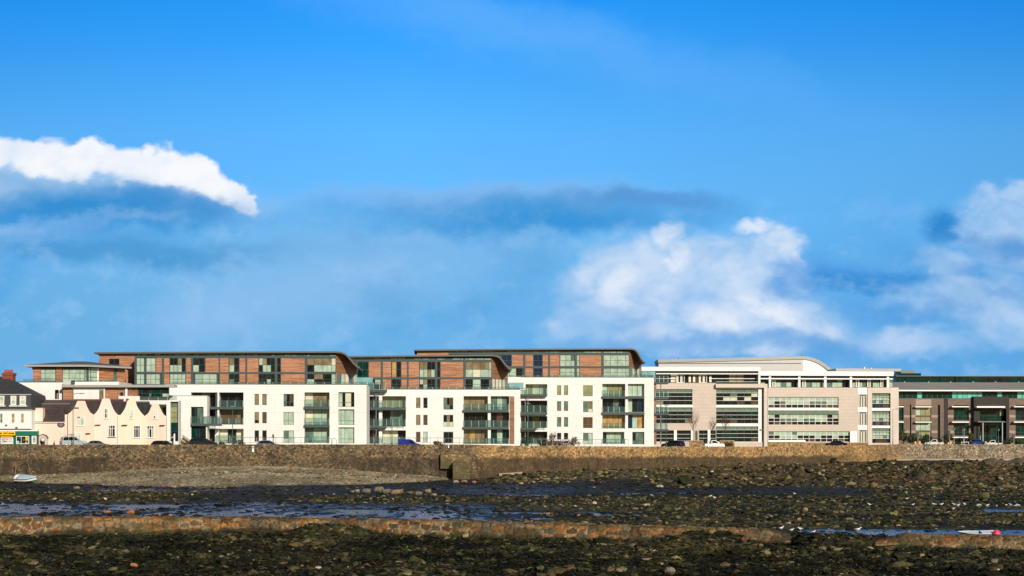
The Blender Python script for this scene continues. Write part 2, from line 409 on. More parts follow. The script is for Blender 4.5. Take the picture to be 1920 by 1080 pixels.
# front wall openings
for y0, y1 in ((525, 638), (707, 820), (890, 1005)):
    for x0, x1 in ((785, 830), (862, 907)): A.hwin(x0, y0, x1, y1, 1, [.7], 't' if y0 < 600 else 'dtn', fm='steel_light')
for (y0, y1), g in zip(((525, 652), (707, 835), (892, 1015)), (['Gdn', 'Gdd'], ['gg', 'gg'], ['Gg', 'gg'])):
    A.hwin(1075, y0, 1178, y1, [.3, .62] if len(g[0]) == 3 else 2, [.65], grid=g, fm='steel_light')
A.recess(150, 510, 415, 655, 2.2, 3, 1, 'dtd'); A.recess(150, 680, 415, 830, 2.2, 3, 1, 'ddn')
A.recess(430, 510, 675, 655, 2.0, 3, 1, 'tdd'); A.recess(430, 680, 675, 832, 2.0, 3, 1, 'tno'); A.recess(425, 875, 675, 1022, 1.6, 3, 1, 'wgd')
A.recess(310, 875, 390, 1022, 1.6, 2, 1, 'nd')
A.slab(150, 655, 676, 680, -.3, 2.1); A.rail(430, 590, 672, 655, -.15, 1.3); A.rail(315, 765, 672, 830, -.15, 1.3); A.rail(400, 940, 676, 1015, -.3, 1.3)
for t, u, pal in ((510, 652, 'ttw'), (680, 835, 'ggw'), (862, 1015, 'ggG')): A.recess(1285, t, 1535, u, 1.5, 3, 1, pal)
for t, u in ((652, 680), (835, 862)): A.slab(1279, t, 1536, u, -.35, 1.45)
for t, u in ((583, 652), (766, 835), (952, 1015)): A.rail(1286, t, 1533, u, -.2, 1.5)
A.hwin(1625, 508, 1783, 656, [.25, .42, .8], [.7], grid=['gdwd', 'gdwd'], dep=.5); A.hwin(1625, 680, 1783, 836, [.15, .4], [.72], 'g', dep=.5); A.hwin(1625, 860, 1783, 1020, [.15, .4], [.72], 'g', dep=.5)
A.box('floor_band', 'steel', 1625, 656, 1783, 680, .2, .7); A.box('floor_band', 'steel', 1625, 836, 1783, 860, .2, .7)
A.wall('wall', 'white_render', -110, 430, 1906, 1030, 14)
A.box('column', 'steel', 395, 512, 413, 828, .35, .7)
A.box('coping', 'steel', -110, 426, 1908, 432, -.05, .5)
# projecting white entrance bay of block A (wall, glazing, balcony)
def pavilion():
    b = A; d = -3.2
    hs = []
    def H(x0, y0, x1, y1, cols, rows, pal, depth):
        a, e, c, z = b.r(x0, y0, x1, y1, d); hs.append((a, e, c, z, depth))
        w = b.win(x0, y0, x1, y1, d+depth, cols, rows, pal)
    H(150, 655, 275, 822, [.35, .5, .85], 1, 'Gkd', .5); H(150, 845, 300, 1000, [.35, .55], [.8], 'Gkd', .6)
    b.wall('bay_wall', 'white_render', -78, 545, 311, 1030, 3.19, True, d, hs)
    b.box('coping', 'roof_edge', -80, 540, 312, 547, d-.06, -.02)
    b.slab(150, 822, 446, 846, d-.5, d+1.2); b.rail(152, 750, 446, 822, d-.4, 1.5)
pavilion()

# ---- block B, middle
B = Bld('apartment_building', 'middle apartment block of the three, its white front ending in a timber strip', 'apartment building', 840, 299, 3, (650, 640, 5.3333), 'white apartment blocks with wavy roofs')
penthouse(B, 40, 1450, 162, 184, 204, 360, 378, 478,
  [(88, 105), (343, 360), (604, 619), (885, 903), (1169, 1188)], 1.4,
  [('G', 105, 218, 'u', 2, 'kk/kk'), ('W', 221, 343, 'u'), ('G', 105, 343, 'l', 4, 'ggdg/ggdd'), ('W', 362, 444, 'b'), ('G', 450, 545, 'b', 2, ['ad/ad', 'dd/dd']), ('W', 547, 604, 'b'),
   ('W', 620, 724, 'b'), ('G', 728, 885, 'b', 4, ['ttdd/ggtg', 'gtdd/dgdd']), ('G', 903, 936, 'b', 1, ['d/d', 'd/d']), ('W', 939, 1169, 'b'),
   ('G', 1188, 1450, 'u', [.28, .58, .9], 'tttg/gwgg'), ('G', 1188, 1450, 'l', [.28, .58, .9], 'dgdG/dgdG')],
  1450, (1450, 1.4, 1612, 6.5),
  [(20, 146), (700, 139), (1300, 134), (1460, 134), (1505, 141), (1540, 160), (1565, 190), (1592, 228), (1625, 262), (1656, 281)])
B.rail(380, 455, 1735, 480, .25, 1.5)
B.box('privacy_screen', 'screen_glass', 100, 362, 262, 480, -.4, -.34)
for y0, y1, ps in ((563, 668, 'td'), (735, 838, 'tn'), (905, 1008, 'ng')):
    for (x0, x1), pch in zip(((693, 738), (766, 809)), ps): B.hwin(x0, y0, x1, y1, 1, [.7], pch, fm='steel_light')
for (y0, y1), g in zip(((563, 683), (735, 853), (905, 1020)), (['Gdn', 'GGd'], ['dtd', 'wgw'], ['dd', 'dd'])):
    B.hwin(967, y0, 1066, y1, [.35, .65] if len(g[0]) == 3 else 2, [.6], grid=g, fm='steel_light')
for t, u, p1, p2 in ((548, 660, 'owd', 'ddG'), (688, 852, 'GGd', 'ddb'), (890, 1022, 'gwdw', 'dnd')):
    B.recess(355, t, 592, u, 1.8, 3, 1, p1)
for t, u, pal in ((548, 660, 'ndb'), (688, 845, 'ndd'), (888, 1022, 'nd')): B.recess(212, t, 322, u, 1.2, 3, 1, pal)
B.slab(205, 481, 402, 504, -1.6, -.05); B.slab(205, 660, 592, 686, -1.2, 1.1); B.slab(205, 846, 398, 866, -1.6, 1.1)
for t, u, x1 in ((410, 481, 388), (592, 660, 590), (775, 846, 590), (955, 1020, 590)): B.rail(208, t, x1, u, -1.1, 1.2)
B.box('column', 'steel_light', 291, 504, 301, 1022, -1.0, -.85)
for t, u, p1, p2 in ((548, 686, 'ttGt', 'gGd'), (710, 856, 'ddtd', 'dnd'), (880, 1025, 'toaG', 'kGg')):
    B.recess(1170, t, 1412, u, 1.6, 4, 1, p1); B.recess(1441, t, 1626, u, 1.2, [.35, .65], 1, p2)
for t, u in ((686, 710), (856, 880)): B.slab(1160, t, 1622, u, -.35, 1.1)
for t, u in ((625, 686), (790, 856), (970, 1025)): B.rail(1170, t, 1620, u, -.2, 1.4)
B.wall('wall', 'white_render', 150, 480, 1736, 1035, 14)
B.box('timber_strip', 'cedar_dull_shaded', 1631, 550, 1677, 1026, -.06, .1)
B.box('coping', 'steel', 400, 476, 1738, 482, -.05, .5)

# ---- block C, right
C = Bld('apartment_building', 'right apartment block of the three, white with pale green blinds beside the stone offices', 'apartment building', 1080, 321, 3, (940, 640, 5.3333), 'white apartment blocks with wavy roofs')
penthouse(C, -842, 1280, 95, 114, 135, 250, 268, 354,
  [(-320, -303), (-50, -33), (221, 240), (470, 487), (735, 753), (1002, 1021)], 1.4,
  [('G', 5, 103, 'u', 2, 'bb/bb'), ('W', 105, 221, 'u'), ('G', 20, 212, 'l', 3, 'ggd/ggd'), ('W', 241, 318, 'b'), ('G', 322, 412, 'b', 2, ['bb/bb', 'bb/bb']), ('W', 414, 470, 'b'),
   ('W', 487, 582, 'b'), ('G', 586, 735, 'b', [.4, .75], ['ggG/ggg', 'ggg/ggg']), ('G', 753, 784, 'b', 1, ['g/g', 'g/g']), ('W', 786, 1002, 'b'),
   ('G', 1021, 1280, 'b', [.27, .55, .86], ['gggg/gggg', 'gggg/gggg'])],
  1280, (1280, 1.4, 1402, 6.5),
  [(-872, 82), (0, 74), (900, 70), (1300, 69), (1335, 76), (1362, 98), (1385, 134), (1405, 172), (1425, 196), (1447, 208)], (-842, -527, None))
C.rail(70, 338, 1525, 358, .25, 1.5)
C.box('privacy_screen', 'screen_glass', 1405, 300, 1540, 360, .4, .46); C.box('privacy_screen', 'screen_glass', 75, 412, 222, 470, -.4, -.34)
for y0, y1, pl in ((440, 538, 'o'), (598, 697, 'tG'), (757, 855, 'G'), (915, 980, 'd')):
    for x0, x1 in ((556, 599), (625, 668)): C.hwin(x0, y0, x1, y1, 1, [.72], pl, fm='steel_light')
for (y0, y1), g in zip(((440, 550), (598, 709), (758, 868), (915, 1030)), (['oo', 'oo'], ['Gt', 'Gw'], ['nn', 'nn'], ['Gg', 'gg'])):
    C.hwin(817, y0, 913, y1, [.55], [.68], grid=g, fm='steel_light')
for t, u, p1, p2 in ((428, 528, 'gow', 'wdo'), (592, 706, 'ddG', 'ddd'), (748, 866, 'ndk', 'ddk'), (903, 1024, 'kdd', 'ddk')):
    C.recess(242, t, 460, u, 1.8, 3, 1, p1)
for t, u, p1 in ((592, 706, 'nd'), (748, 866, 'nd'), (903, 1024, 'dn')): C.recess(195, t, 238, u, 1.2, 2, 1, p1)
C.slab(190, 528, 460, 548, -1.3, 1.1); C.slab(190, 706, 460, 734, -1.3, 1.1); C.slab(190, 866, 356, 884, -1.5, -.02)
for t, u, x1 in ((465, 528, 455), (640, 706, 455), (800, 866, 455), (965, 1022, 455)): C.rail(195, t, x1, u, -1.1, 1.2)
C.box('column', 'steel_light', 262, 548, 271, 1024, -1.0, -.85)
for t, u, p1, p2 in ((425, 549, 'goog', 'Ggg'), (572, 708, 'ddGd', 'dbg'), (735, 870, 'aata', 'agb')):
    C.recess(1010, t, 1240, u, 1.5, 4, 1, p1); C.recess(1266, t, 1430, u, 1.0, [.3, .62], 1, p2)
C.recess(1015, 906, 1230, 1025, 1.4, [.2, .6], 1, 'tgk'); C.hwin(1310, 906, 1430, 1030, [.3], [.7], 'Gd', dep=.4)
for t, u in ((549, 573), (709, 734)): C.slab(1004, t, 1432, u, -.35, .95)
for t, u in ((490, 549), (652, 708), (815, 870), (975, 1025)): C.rail(1010, t, 1240, u, -.2, 1.3)
for t, u in ((405, 425), (560, 580), (715, 738), (878, 900)):
    C.slab(1535, t, 1672, u, .5, 3.5); C.rail(1536, t-62, 1668, t, .6, 1.0)
C.box('column', 'steel_light', 1590, 425, 1600, 1028, .7, .85)
C.box('end_cladding', 'cedar_dull_shaded', 1528, 430, 1550, 1030, 1.0, 3.6)
C.wall('wall', 'white_render', 40, 358, 1526, 1035, 14)
C.box('coping', 'steel', 200, 354, 1528, 361, -.05, .5)
# ------------------------------------------------------------------ apartment house at the far left, behind the cottages
L = Bld('apartment_building', 'white apartment house behind the cottages with a low hipped roof and wide green windows', 'apartment building', 100, 271.5, 0, (0, 640, 5.3333))
z = L.zoom(0)
# timber and glass top floor, right part turned away
L.box('core_wall', 'steel', 330, 262, 880, 408, .2, 8.5)
L.box('cladding_panel', 'cedar', 330, 262, 408, 402, -.05, .19); L.box('cladding_panel', 'cedar', 560, 262, 622, 402, -.05, .19)
L.win(408, 272, 558, 402, .05, [.3], [.35, .75], 'g'); L.win(624, 272, 850, 402, .05, [.3, .78], [.35, .75], 'g')
def turned():
    A_ = Vector((L.p(850, 330, 0)[0], 0)); B_ = Vector((L.p(1250, 330, 7)[0], 7))
    z0 = L.p(850, 405, 0)[1]; z1 = L.p(850, 264, 0)[1]
    w = MB(); g = MB()
    for t0, t1, k in ((0, .14, 'g'), (.14, .3, 'g'), (.3, .34, 'W'), (.34, .72, 'C'), (.72, .8, 'G'), (.8, 1, 'C')):
        P, Q = A_.lerp(B_, t0), A_.lerp(B_, t1)
        f = [(P.x, P.y, z0), (Q.x, Q.y, z0), (Q.x, Q.y, z1), (P.x, P.y, z1)]
        if k in 'gG':
            g.face(f, PAL[k])
            for zz in (z0+.05, lerp(z0, z1, .35), lerp(z0, z1, .72)): w.tube((P.x, P.y-.03, zz), (Q.x, Q.y-.03, zz), .06, 'steel', n=4)
            w.tube((P.x, P.y-.03, z0), (P.x, P.y-.03, z1), .06, 'steel', n=4)
        else: w.face(f, 'cedar' if k == 'C' else 'white_paint')
    o = w.build('turned_wall', L.e, fix=False); g.build('pane', o, fix=False)
    # low hipped roof with a wide eave
    ze = L.p(500, 256, 0)[1]; x0 = L.p(245, 250, -1)[0]; x1 = L.p(880, 250, -1)[0]; x2 = L.p(1325, 280, 7)[0]
    r = MB(); t = .32
    out = [(x0, -1.2), (x1, -1.2), (x2, 6.4), (x2-2, 10), (x0, 10)]
    top = [(x0+7, 4.5), (x1-2, 4.5), (x2-7, 6.5), (x2-8, 7.5), (x0+7, 7.5)]
    for i in range(5):
        j = (i+1) % 5
        a, b_, c, d = out[i], out[j], top[j], top[i]
        r.face([(a[0], a[1], ze), (b_[0], b_[1], ze), (b_[0], b_[1], ze+t), (a[0], a[1], ze+t)], 'roof_edge')
        r.face([(a[0], a[1], ze+t), (b_[0], b_[1], ze+t), (c[0], c[1], ze+1.15), (d[0], d[1], ze+1.15)], 'roof_metal')
    r.face([(p[0], p[1], ze) for p in out], 'roof_metal'); r.face([(p[0], p[1], ze+1.15) for p in top], 'roof_metal')
    r.build('roof', L.e, fix=False)
turned()
L.box('roof_lantern', 'roof_metal', 605, 205, 850, 226, 5.2, 7.3)
L.box('downpipe', 'steel', 322, 262, 330, 285, -.3, -.15)
L.holes = []
for r in ((568, 487, 608, 580),): L.hwin(*r, 1, 1, 't', fm='white_paint')
L.wall('wall', 'white_render', 120, 405, 1190, 700, 10, True, -1.2)
L.box('coping', 'steel', 160, 402, 632, 407, -1.35, -1.23); L.rail(230, 378, 630, 404, -1.0, 2.2); L.rail(760, 385, 1180, 410, -1.0, 2.2)

# ------------------------------------------------------------------ low link building with a long flat roof
K = Bld('link_building', 'low timber and white link building under a long flat grey roof between two apartment blocks', 'building', 220, 269, 0, (0, 640, 5.3333))
K.box('roof', 'roof_edge', 615, 434, 1745, 459, -1.0, 1.2)
K.box('roof_block', 'grey_panel', 634, 392, 725, 433, -.2, 1.1); 
K.box('core_wall', 'brown_dark', 640, 462, 1680, 700, .3, 1.25, ground=True)
K.box('cladding_panel', 'cedar', 630, 461, 726, 640, 0, .28); K.box('wall', 'white_render', 735, 461, 1045, 660, -.1, .29, ground=True)
K.win(995, 487, 1032, 575, -.15, 1, 1, 't'); K.box('column', 'white_paint', 1036, 470, 1047, 600, -.35, -.12)
K.box('cladding_panel', 'cedar', 1050, 461, 1250, 640, 0, .28); K.win(1203, 508, 1232, 545, -.05, 1, 1, 'd')
K.box('column', 'white_paint', 1252, 461, 1273, 640, -.3, -.1); K.box('cladding_panel', 'cedar_dull_shaded', 1275, 461, 1378, 640, 0, .28)
K.win(1384, 461, 1692, 560, .1, [.12, .35, .42, .72, .78], [.6], 'dkdGdg')
K.box('roof_light', 'steel', 712, 388, 744, 430, -.6, -.3)
# white block with a tall stair window at the end of the terrace (in front of the link)
K.holes = []
def stair_block():
    d = -1.2
    K.wall('stair_wall', 'white_render', 1185, 590, 1700, 1030, .85, True, d, [])
    K.box('parapet', 'white_render', 1185, 547, 1395, 589, d+.02, d+.5)
    K.rail(1395, 553, 1768, 590, d+.2, 1.6)
    d = -8.2; hs = []
    a, e, c, zt = K.r(1702, 603, 1783, 1000, d); hs.append((a, e, c, zt, .6))
    K.win(1702, 603, 1783, 1000, d+.6, 1, [.13, .27, .4, .53, .75], 'd', grid=['G', 'o', 'o', 'o', 'k', 'd'])
    K.wall('stair_wall', 'white_render', 1664, 590, 1786, 1030, 2.0, True, d, hs)
stair_block()

# ------------------------------------------------------------------ terrace cottages with curved gables
def cottage(label, wallmat, roofmat, px0, outline, ridge_y, D, wins, zoomk, valley, extra=None, taper=False):
    b = Bld('terraced_cottage', label, 'cottage', px0, D, 0, zoomk, 'cottages of the curved gable terrace')
    pts = [b.p(x, y, 0) for x, y in outline]; xs0, xs1 = pts[0][0], pts[-1][0]
    hs = []
    for w in wins:
        kind, x0, y0, x1, y1 = w[:5]
        if kind == 'door':
            a, e, c, d = b.r(x0, y0, x1, y1)
            o = MB().box(a, e, -.06, .1, 0, d, w[5]).build('door', b.e)
            MB().box(e-.16, e-.1, -.1, -.06, .95, 1.1, 'alu').build('handle', o)
            MB().box(a-.12, e+.15, -.5, -.005, d+.02, d+.12, w[6]).build('door_hood', b.e)
        else:
            b.win(x0, y0, x1, y1, -.02, w[5], w[6], w[7], fm='white_paint', bw=.09, mw=.07)
            a, e, c, d = b.r(x0, y0, x1, y1)
            MB().box(a-.08, e+.08, -.16, -.005, c-.1, c-.005, w[8] if len(w) > 8 else wallmat).build('window_sill', b.e)
    m = MB(); base = [(xs1, 0), (xs0, 0)]
    m.prism(pts+base, 0, .35, wallmat)
    zt = b.p(0, valley, 0)[1]-.1
    xe = xs1-(1.45 if taper else 0)
    m.face([(xs0, 6.2, 0), (xe, 6.2, 0), (xe, 6.2, zt), (xs0, 6.2, zt)], wallmat).face([(xs0, .351, 0), (xs0, 6.2, 0), (xs0, 6.2, zt), (xs0, .351, zt)], wallmat).face([(xs1, .351, 0), (xe, 6.2, 0), (xe, 6.2, zt), (xs1, .351, zt)], wallmat).face([(xs0, .351, zt), (xs1, .351, zt), (xe, 6.2, zt), (xs0, 6.2, zt)], wallmat); m.build('wall', b.e)
    # coping that follows the gable
    cp = MB()
    for p, q in zip(pts[:-1], pts[1:]):
        if abs(q[0]-p[0]) < .02 and abs(q[1]-p[1]) > 1.5: continue
        cp.tube((p[0], .17, p[1]), (q[0], .17, q[1]), .09, wallmat, n=6)
    cp.build('gable_coping', b.e)
    zr = b.p(0, ridge_y, 4)[1]; zv = b.p(0, valley, .3)[1]
    r = MB()
    e0, e1 = (extra or (xs0, xs1))
    e2, e3 = (e1-.9, e1-1.45) if taper else (e1, e1)
    r.face([(e0, .36, zv), (e1, .36, zv), (e2, 4, zr), (e0, 4, zr)], roofmat).face([(e0, 4, zr), (e2, 4, zr), (e3, 6.4, zv-.2), (e0, 6.4, zv-.2)], roofmat)
    r.face([(e0, .36, zv), (e0, 4, zr), (e0, 6.4, zv-.2)], roofmat).face([(e1, .36, zv), (e2, 4, zr), (e3, 6.4, zv-.2)], roofmat)
    r.tube((e0, 4, zr), (e2, 4, zr), .12, 'terracotta' if 'brown' in roofmat else 'gun_grey', n=6)
    r.build('roof', b.e, fix=False)
    return b
z7 = (0, 680, 6.75); z8 = (180, 680, 6.75)
def curve(*pts):
    """smooth the gable outline (points in the enlarged photo's units)"""
    out = []; n = len(pts)
    for i in range(n-1):
        p0, p1, p2, p3 = pts[max(i-1, 0)], pts[i], pts[i+1], pts[min(i+2, n-1)]
        for k in range(4):
            t = k/4; f = lambda a, b_, c, d: .5*((2*b_)+(-a+c)*t+(2*a-5*b_+4*c-d)*t*t+(-a+3*b_-3*c+d)*t**3)
            out.append((f(p0[0], p1[0], p2[0], p3[0]), f(p0[1], p1[1], p2[1], p3[1])))
    return out+[pts[-1]]
G1 = cottage('peach cottage at the left end of the terrace, behind the silver people carrier', 'peach', 'slate_brown', 150, [(820, 662)]+curve((855, 662), (920, 602), (955, 545), (978, 490))+curve((1070, 490), (1090, 552), (1132, 630), (1187, 668)), 470, 260.5,
  [('win', 970, 675, 1066, 797, 2, [.25], None, 'white_paint'), ('win', 950, 885, 1026, 1010, 2, [.2], 'w')] if 0 else
  [('win', 970, 675, 1066, 797, [.5], [.25], 'dgGw', 'white_paint'), ('win', 950, 885, 1026, 1010, 2, [.2], 'w'), ('door', 1104, 900, 1135, 1030, 'cream', 'brown_dark')], z7, 668)
G2 = cottage('pale pink cottage with a squared gable top, between the peach and cream cottages', 'pale_pink', 'slate_brown', 200, curve((-28, 668), (20, 610), (50, 550), (80, 465))+[(80, 460), (165, 460)]+curve((172, 485), (190, 540), (225, 615), (272, 668)), 467, 260.8,
  [('win', 108, 580, 152, 705, [.6], [.5], 'Gdtd', 'pale_pink'), ('win', 155, 790, 245, 940, [.3, .6], [.28], 'dwGt', 'brown_dark'), ('door', 5, 792, 48, 1030, 'cream', 'terracotta')], z8, 668)
G3 = cottage('cream yellow cottage, third from the left in the terrace', 'cream', 'slate', 245, [(272, 668), (310, 668)]+curve((310, 668), (355, 605), (380, 550), (397, 490))+[(410, 480), (490, 480)]+curve((490, 480), (512, 555), (560, 630), (608, 682)), 497, 260.5,
  [('win', 430, 595, 472, 705, [.5], [.35, .7], 'gdw', 'cream'), ('win', 478, 795, 562, 950, [.33, .66], [.28], 'dgGd', 'white_paint'), ('door', 345, 795, 388, 1030, 'cream', 'brown_dark')], z8, 672)
G4 = cottage('peach cottage at the right end of the terrace, beside the white apartment wall', 'peach', 'slate_olive', 290, curve((608, 684), (660, 645), (695, 575), (712, 527))+curve((780, 524), (808, 585), (850, 660), (893, 690))+[(895, 692)], 535, 260.8,
  [('win', 728, 598, 776, 712, [.5], [.33, .66], 'dGw', 'peach'), ('win', 645, 795, 735, 950, [.33, .66], [.28], 'dgdt', 'white_paint'), ('door', 822, 798, 862, 1030, 'peach', 'brown_dark')], z8, 684, None, True)
# chimney stack on the cream cottage
G3.zoom(*z8); G3.box('chimney', 'brick_red', 378, 455, 400, 520, 3.2, 4.0)
for e, i in ((G3, 384), (G3, 406)): e.box('chimney_pot', 'terracotta', i-6, 462, i+6, 486, 3.3, 3.6)
# long low wing of the first cottage: its own house
W = Bld('terraced_house', 'long low peach house with brown tiled roof and broad chimney beside the shop', 'house', 90, 260.6, 0, z7, 'cottages of the curved gable terrace')
W.box('wall', 'peach', 398, 752, 818, 1030, 0, 6.2, ground=True)
def wing():
    ze = W.p(600, 750, 0)[1]; zr = W.p(600, 522, 4)[1]; zb = W.p(700, 472, 6.2)[1]
    x0, x1 = W.p(398, 700, 0)[0], W.p(818, 700, 0)[0]; xm = W.p(610, 500, 8)[0]; xr = W.p(940, 500, 8)[0]
    r = MB().face([(x0, -.2, ze), (x1, -.2, ze), (x1, 4, zr), (x0, 4, zr)], 'slate_brown').face([(x0, 4, zr), (x1, 4, zr), (x1, 6.3, ze), (x0, 6.3, ze)], 'slate_brown')
    r.face([(x0, -.2, ze), (x0, 4, zr), (x0, 6.3, ze)], 'peach').face([(x1, -.2, ze), (x1, 4, zr), (x1, 6.3, ze)], 'slate_brown').tube((x0, 4, zr), (x1, 4, zr), .12, 'gun_grey')
    r.build('roof', W.e, fix=False)
    MB().box(xm, xr, 5.4, 6.3, ze, zb, 'slate_brown').build('rear_roof', W.e)
    MB().box(x0, x1, -.3, -.2, ze-.14, ze-.01, 'peach').build('gutter', W.e)
wing()
W.box('chimney', 'peach', 435, 578, 540, 752, -.1, 1.2); W.box('chimney_cap', 'pale_stone', 432, 572, 543, 579, -.15, 1.25)
def plaque():
    x, zz = W.p(772, 787, 0); m = MB(); n = 18
    ring = lambda k, y: [(x+math.cos(t)*.60*k, y, zz+math.sin(t)*.43*k) for t in [2*math.pi*i/n for i in range(n)]]
    a, b_ = ring(1, -.06), ring(.62, -.09); c = ring(1, -.004)
    for i in range(n):
        j = (i+1) % n
        m.face([a[i], a[j], b_[j], b_[i]], 'brown_dark').face([c[i], c[j], a[j], a[i]], 'brown_dark')
    m.face(b_, 'gun_grey'); m.build('wall_plaque', W.e)
plaque()

# ------------------------------------------------------------------ corner shop
P = Bld('corner_shop', 'white corner house with a dark mansard roof and a green shopfront at the far left', 'shop', 30, 258.5, 0, z7)
X0 = -420
def shop():
    b = P
    zs = lambda y, d=0: b.p(100, y, d)[1]; xs = lambda x, d=0: b.p(x, 600, d)[0]
    b.holes = []
    for x in (-30, 140, 258, -150, -270): 
        b.hwin(x, 645, x+(62 if x == -30 else 44), 766, [.5] if x == -30 else 1, [.5], 'a' if x > 0 else 'Gd', fm='white_paint', grid=None)
    b.wall('wall', 'white_paint', X0, 598, 400, 836, 9, True)
    MB().box(xs(X0), xs(412), -.25, .05, zs(604), zs(597), 'white_paint').build('eaves', b.e)
    # mansard: steep lower slope then a hip
    zl, zm, zt = zs(598), zs(405), zs(178, 5)
    L0, L1 = xs(X0), xs(405); m = MB(); s = .35
    o = [(L0, -.1), (L1, -.1), (L1, 9), (L0, 9)]; i = [(L0, .35), (L1-.35, .35), (L1-.35, 8.6), (L0, 8.6)]
    xr = xs(85, 4.5); h = [(L0, 4.5), (xr, 4.5), (xr, 4.5), (L0, 4.5)]
    for k in range(4):
        j = (k+1) % 4
        m.face([(o[k][0], o[k][1], zl), (o[j][0], o[j][1], zl), (i[j][0], i[j][1], zm), (i[k][0], i[k][1], zm)], 'slate')
        m.face([(i[k][0], i[k][1], zm), (i[j][0], i[j][1], zm), (h[j][0], h[j][1], zt), (h[k][0], h[k][1], zt)], 'slate')
    m.build('roof', b.e)
    MB().box(L0, L1-.2, .12, .36, zm-.06, zm+.1, 'alu').build('roof_flashing', b.e)
    for x0, x1 in ((-15, 52), (135, 205), (250, 325), (-130, -60)):
        w = b.win(x0, 420, x1, 535, -.12, 1, 2, 'wg', fm='white_paint', bw=.14, name='dormer_window')
        a, e, c, d = b.r(x0, 420, x1, 535, -.12)
        MB().box(a+.04, e-.04, -.02, .5, c, d, 'white_paint').build('cheek', w)
        MB().box(a-.2, e+.25, -.35, -.125, c-.3, c-.01, 'grey_panel').build('dormer_sill', w)
    c = MB(); xa, xb = xs(30, 4), xs(160, 4)
    ch = MB().box(xa, xb, 4, 5.6, zm, zs(160, 4), 'brick_red').box(xa-.12, xb+.12, 3.9, 5.7, zs(160, 4), zs(128, 4), 'brick_red').build('chimney', b.e)
    for k in range(4): MB().lathe((lerp(xa+.3, xb-.3, k/3), 4.6, zs(128, 4)), [(.16, 0), (.19, .12), (.14, .5), (.17, .55), (.1, .55)], 'terracotta', 8).build('chimney_pot', ch)
    # shopfront
    f = xs(495); g0, g1 = zs(868), zs(920)
    MB().box(xs(X0), xs(398), -.95, -.01, zs(850), zs(836), 'brown_dark').build('cornice', b.e)
    MB().box(xs(X0), f, -.88, -.012, zs(867), zs(851), 'white_paint').build('fascia_trim', b.e)
    MB().box(xs(216), f, -.86, -.02, g1, g0, 'green_fascia').build('fascia', b.e)
    sg = MB().box(xs(X0), xs(214), -.90, -.025, g1, g0, 'yellow_sign').build('sign_board', b.e)
    t = MB(); rr = random.Random(3)
    # short dark lettering in three words; in the photo it is too small to read
    for u0, n in ((6, 4), (66, 5), (112, 1), (130, 5), (172, 3)):
        for k in range(n):
            x = xs(u0+k*8.5); hgt = .24 if not (n == 1) else .42; zc = (g0+g1)/2-.14
            t.box(x, x+.05, -.93, -.902, zc, zc+hgt, 'ink').box(x+.05, x+.15, -.93, -.902, zc+(0 if rr.random() < .5 else hgt-.06), zc+(.06 if rr.random() < .4 else hgt), 'ink')
    t.build('lettering', sg)
    MB().box(xs(X0), f-.05, -.5, -.03, 0, g1, 'green_paint').build('shopfront', b.e)
    b.box('blind_box', 'orange_sign', 8, 928, 152, 946, -.75, -.51)
    w = b.win(8, 946, 168, 1030, -.6, [.62], 2, 'w', fm='white_paint', bw=.12, name='shop_window')
    w2 = b.win(205, 928, 368, 1030, -.6, [.4], 1, 'd', fm='white_paint', bw=.1, name='shop_window')
    w3 = b.win(402, 924, 462, 1030, -.6, 1, 1, 'w', fm='white_paint', bw=.14, name='shop_door')
    ps = MB(); rr = random.Random(5)
    for u0, v0, u1, v1, mm in ((22, 958, 60, 985, 'car_silver'), (70, 955, 100, 975, 'roof_edge'), (40, 990, 84, 1000, 'ink'), (112, 960, 140, 1000, 'cover_blue'), (20, 1000, 36, 1015, 'roof_edge')):
        a, e, c_, d = b.r(u0, v0, u1, v1, -.63); ps.box(a, e, -.63, -.605, c_, d, mm)
    ps.build('window_poster', w)
    ps = MB()
    for u0, v0, u1, v1, mm in ((238, 932, 282, 965, 'green_fascia'), (322, 938, 352, 985, 'yellow_sign'), (214, 990, 240, 1018, 'cover_blue'), (250, 992, 280, 1022, 'hull_green'), (290, 965, 312, 990, 'brick_red'), (318, 1000, 346, 1020, 'car_silver')):
        a, e, c_, d = b.r(u0, v0, u1, v1, -.63); ps.box(a, e, -.63, -.605, c_, d, mm)
    ps.build('window_poster', w2)
    ps = MB(); a, e, c_, d = b.r(418, 945, 448, 1005, -.63); ps.box(a, e, -.63, -.605, c_, d, 'car_silver'); a, e, c_, d = b.r(424, 960, 440, 975, -.65); ps.box(a, e, -.645, -.632, c_, d, 'hull_green'); ps.build('window_poster', w3)
    for u, v in ((95, 775), (225, 805)):
        x, zz = b.p(u, v, 0)
        l = MB().tube((x, -.01, zz), (x, -.45, zz+.12), .035, 'alu').lathe((x, -.5, zz-.12), [(.02, .22), (.13, .2), (.2, .1), (.19, 0), (.1, -.06), (.02, -.08)], 'cream', 10).build('wall_lamp', b.e, smooth=True)
shop()
